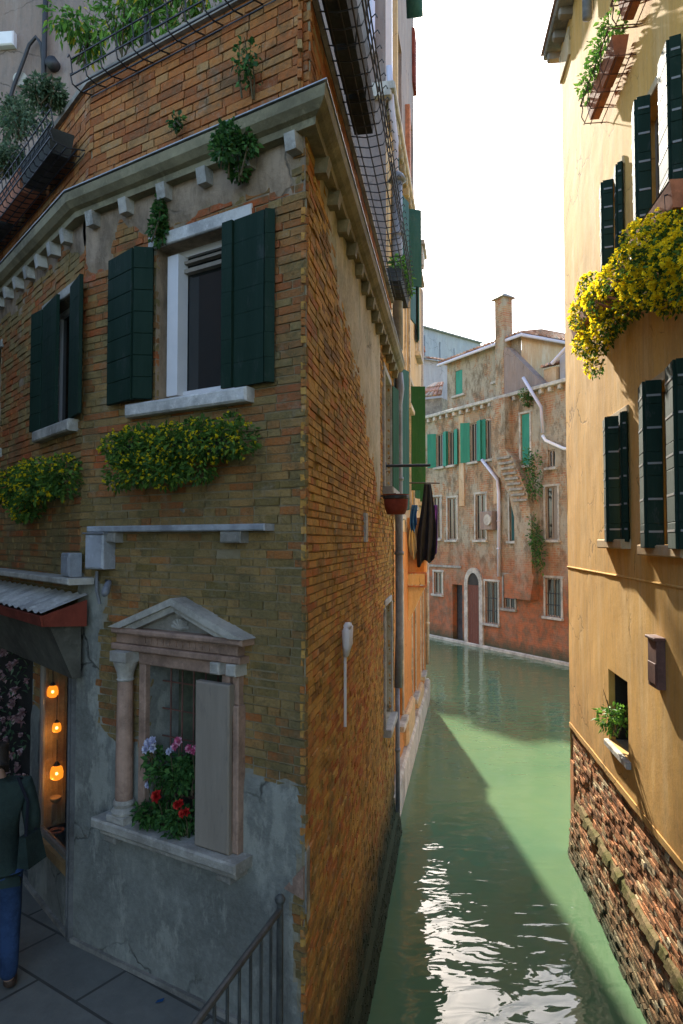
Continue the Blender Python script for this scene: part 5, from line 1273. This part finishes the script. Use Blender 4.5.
rt, fr, L = block('tiled_house', (400-341)*k, 38.2, (475-341)*k, 39.5, 6, 0, 4.44+182*k, 4.44+178*k, 'stucco_pale', 'low house with a pinkish sunlit tile roof behind the far house')
tiled(fr.P(-.2, .3, 4.44+181*k), fr.P(L, .3, 4.44+178*k), fr.P(L-2.0, -3.2, 4.44+198*k), fr.P(-.2, -3.2, 4.44+201*k), 'roof', rt)
g = MB(); ux = 1.9; g.lathe(fr.P((429-400)*k, -1.0, 4.44+186*k), [(.2, -.2), (.2, .35), (.28, .4), (.22, .7), (.05, .8)], 10); g.build('chimney', M['terracotta'], rt)
k = 33.5/700
rt, fr, L = block('roof_hut', (420-341)*k, 33.8, (441-341)*k, 33.2, 1.5, 9, 4.44+142*k, 4.44+142*k, 'stone_dark', 'little rooftop hut with a tiled cap left of the far house attic')
tiled(fr.P(-.1, .25, 4.44+143*k), fr.P(L+.1, .25, 4.44+143*k), fr.P(L-.2, -.7, 4.44+160*k), fr.P(.4, -.7, 4.44+160*k), 'roof', rt)

# ================================================================== LIGHT BLOCKER: unseen house block added across the calle to darken its walls
calle_blocker = thing('house', (-6, 0, 0), 'plain unseen house block added across the calle to cut its sky light, left of and behind the viewpoint', 'house')
g = MB(); g.box(Frame((-5.0, 10.5), (.06, -1), (1, .06)), 0, 17, -4, 0, 0, 8); g.build('wall', M['stucco_grey'], calle_blocker)

# ================================================================== PERSON
def skin(name, V, E, mat, parent, sub=2, root=0):
    me = bpy.data.meshes.new(name); me.from_pydata([v[:3] for v in V], E, []); me.materials.append(mat)
    o = bpy.data.objects.new(name, me); COL.objects.link(o); o.parent = parent
    m = o.modifiers.new('skin', 'SKIN'); m.use_smooth_shade = True
    for i, v in enumerate(V):
        d = me.skin_vertices[0].data[i]; d.radius = (v[3], v[4] if len(v) > 4 else v[3]); d.use_root = (i == root)
    sb = o.modifiers.new('sub', 'SUBSURF'); sb.levels = sub; sb.render_levels = sub
    return o
pp_ = hp(-8, 992, FLOOR)
per = thing('person', (pp_.x, pp_.y, FLOOR), 'person in dark green jacket and blue jeans, seen from behind at the shop', 'person')
per.rotation_euler = (0, 0, R_(22))
V = [(0, 0, .95, .13, .10), (0, 0, 1.12, .125, .09), (0, .0, 1.30, .15, .10), (0, -.01, 1.43, .08, .07), (0, 0, 1.50, .05, .05), (0, .015, 1.57, .070, .085), (0, .02, 1.66, .068, .085),
     (.18, 0, 1.39, .055), (.225, -.02, 1.13, .043), (.22, .10, .93, .032), (.21, .15, .87, .022, .035),
     (-.18, 0, 1.39, .055), (-.225, -.02, 1.13, .043), (-.21, .11, .94, .032), (-.2, .16, .88, .022, .035),
     (.09, 0, .88, .085), (.10, .02, .48, .058), (.10, -.02, .08, .042), (.11, .12, .035, .04, .03),
     (-.09, 0, .88, .085), (-.10, .0, .48, .058), (-.11, -.06, .08, .042), (-.12, .07, .035, .04, .03)]
Ed = [(0, 1), (1, 2), (2, 3), (3, 4), (4, 5), (5, 6), (2, 7), (7, 8), (8, 9), (9, 10), (2, 11), (11, 12), (12, 13), (13, 14), (0, 15), (15, 16), (16, 17), (17, 18), (0, 19), (19, 20), (20, 21), (21, 22)]
M['skin'] = mat_simple('skin', (.42, .25, .18), .6, .1, 10, .1); M['jacket'] = mat_simple('jacket', (.022, .040, .034), .85, .3, 6, .4, .01)
M['jeans'] = mat_simple('jeans', (.025, .055, .13), .9, .3, 9, .3, .006); M['hair'] = mat_simple('hair', (.03, .022, .015), .6, .3, 30, .3); M['shoe'] = mat_simple('shoe', (.05, .03, .02), .6, .2, 9, .1)
skin('body', V, Ed, M['skin'], per)
for sx in (1, -1):                                         # five fingers on each hand
    for k, (dx, ln) in enumerate(((-.024, .07), (-.008, .08), (.008, .075), (.022, .06))):
        bx = sx*.21+dx*.4; skin('finger', [(bx, .14+dx*.9, .87, .010), (bx, .165+dx*.9, .87-ln*.5, .009), (bx-.005*sx, .165+dx*.9, .87-ln, .007)], [(0, 1), (1, 2)], M['skin'], per, 1)
    skin('thumb', [(sx*.20, .16, .88, .011), (sx*.19, .19, .86, .010), (sx*.188, .195, .835, .008)], [(0, 1), (1, 2)], M['skin'], per, 1)
J = [(0, 0, .90, .175, .135), (0, 0, 1.08, .155, .12), (0, 0, 1.28, .18, .13), (0, -.01, 1.43, .10, .09), (0, -.01, 1.475, .07, .07), (.195, 0, 1.385, .075), (.24, -.03, 1.13, .062), (.23, .08, .96, .05), (-.195, 0, 1.385, .075), (-.24, -.03, 1.13, .062), (-.22, .09, .96, .05), (0, 0, .82, .17, .13)]
skin('jacket', J, [(0, 1), (1, 2), (2, 3), (3, 4), (2, 5), (5, 6), (6, 7), (2, 8), (8, 9), (9, 10), (0, 11)], M['jacket'], per)
Tn = [(0, 0, .90, .15, .12), (.09, 0, .80, .105), (.10, .02, .47, .080), (.10, -.02, .06, .065), (-.09, 0, .80, .105), (-.10, 0, .47, .080), (-.11, -.06, .06, .065)]
skin('jeans', Tn, [(0, 1), (1, 2), (2, 3), (0, 4), (4, 5), (5, 6)], M['jeans'], per)
skin('hair', [(0, -.005, 1.60, .085, .09), (0, .0, 1.69, .085, .095), (0, -.05, 1.53, .06, .05)], [(0, 1), (0, 2)], M['hair'], per)
for sx, yy in ((.11, 0), (-.12, -.05)): skin('shoe', [(sx, -.04+yy, .045, .048, .045), (sx, .10+yy, .035, .048, .032), (sx, .17+yy, .03, .04, .026)], [(0, 1), (1, 2)], M['shoe'], per)
# head detail
skin('ear', [(.073, .01, 1.60, .010), (.078, .0, 1.63, .012)], [(0, 1)], M['skin'], per, 1); skin('ear', [(-.073, .01, 1.60, .010), (-.078, .0, 1.63, .012)], [(0, 1)], M['skin'], per, 1)
skin('nose', [(0, .10, 1.63, .010), (0, .122, 1.60, .014)], [(0, 1)], M['skin'], per, 1)
bg_ = thing('shoulder_bag', (pp_.x+.26, pp_.y-.02, FLOOR+.95), 'dark green shoulder bag hanging at the hip of the person', 'bag')
fb = Frame((pp_.x+.20, pp_.y-.10), (.2, .98), (.98, -.2))
g = MB(); g.hexa([fb.P(u, w_, z) for z, (a, b) in ((FLOOR+.88, (0, .20)), (FLOOR+1.08, (.02, .18))) for u, w_ in ((a, 0), (b, 0), (b, .09 if z < 2.3 else .05), (a, .09 if z < 2.3 else .05))]); g.build('pouch', M['jacket'], bg_)
g = MB(); g.tube([fb.P(.05, .03, FLOOR+1.08), fb.P(.08, .02, FLOOR+1.3), fb.P(.08, -.06, FLOOR+1.46), fb.P(.12, -.06, FLOOR+1.44), fb.P(.16, .03, FLOOR+1.07)], .012, 6); g.build('strap', M['cloth_dark'], bg_)
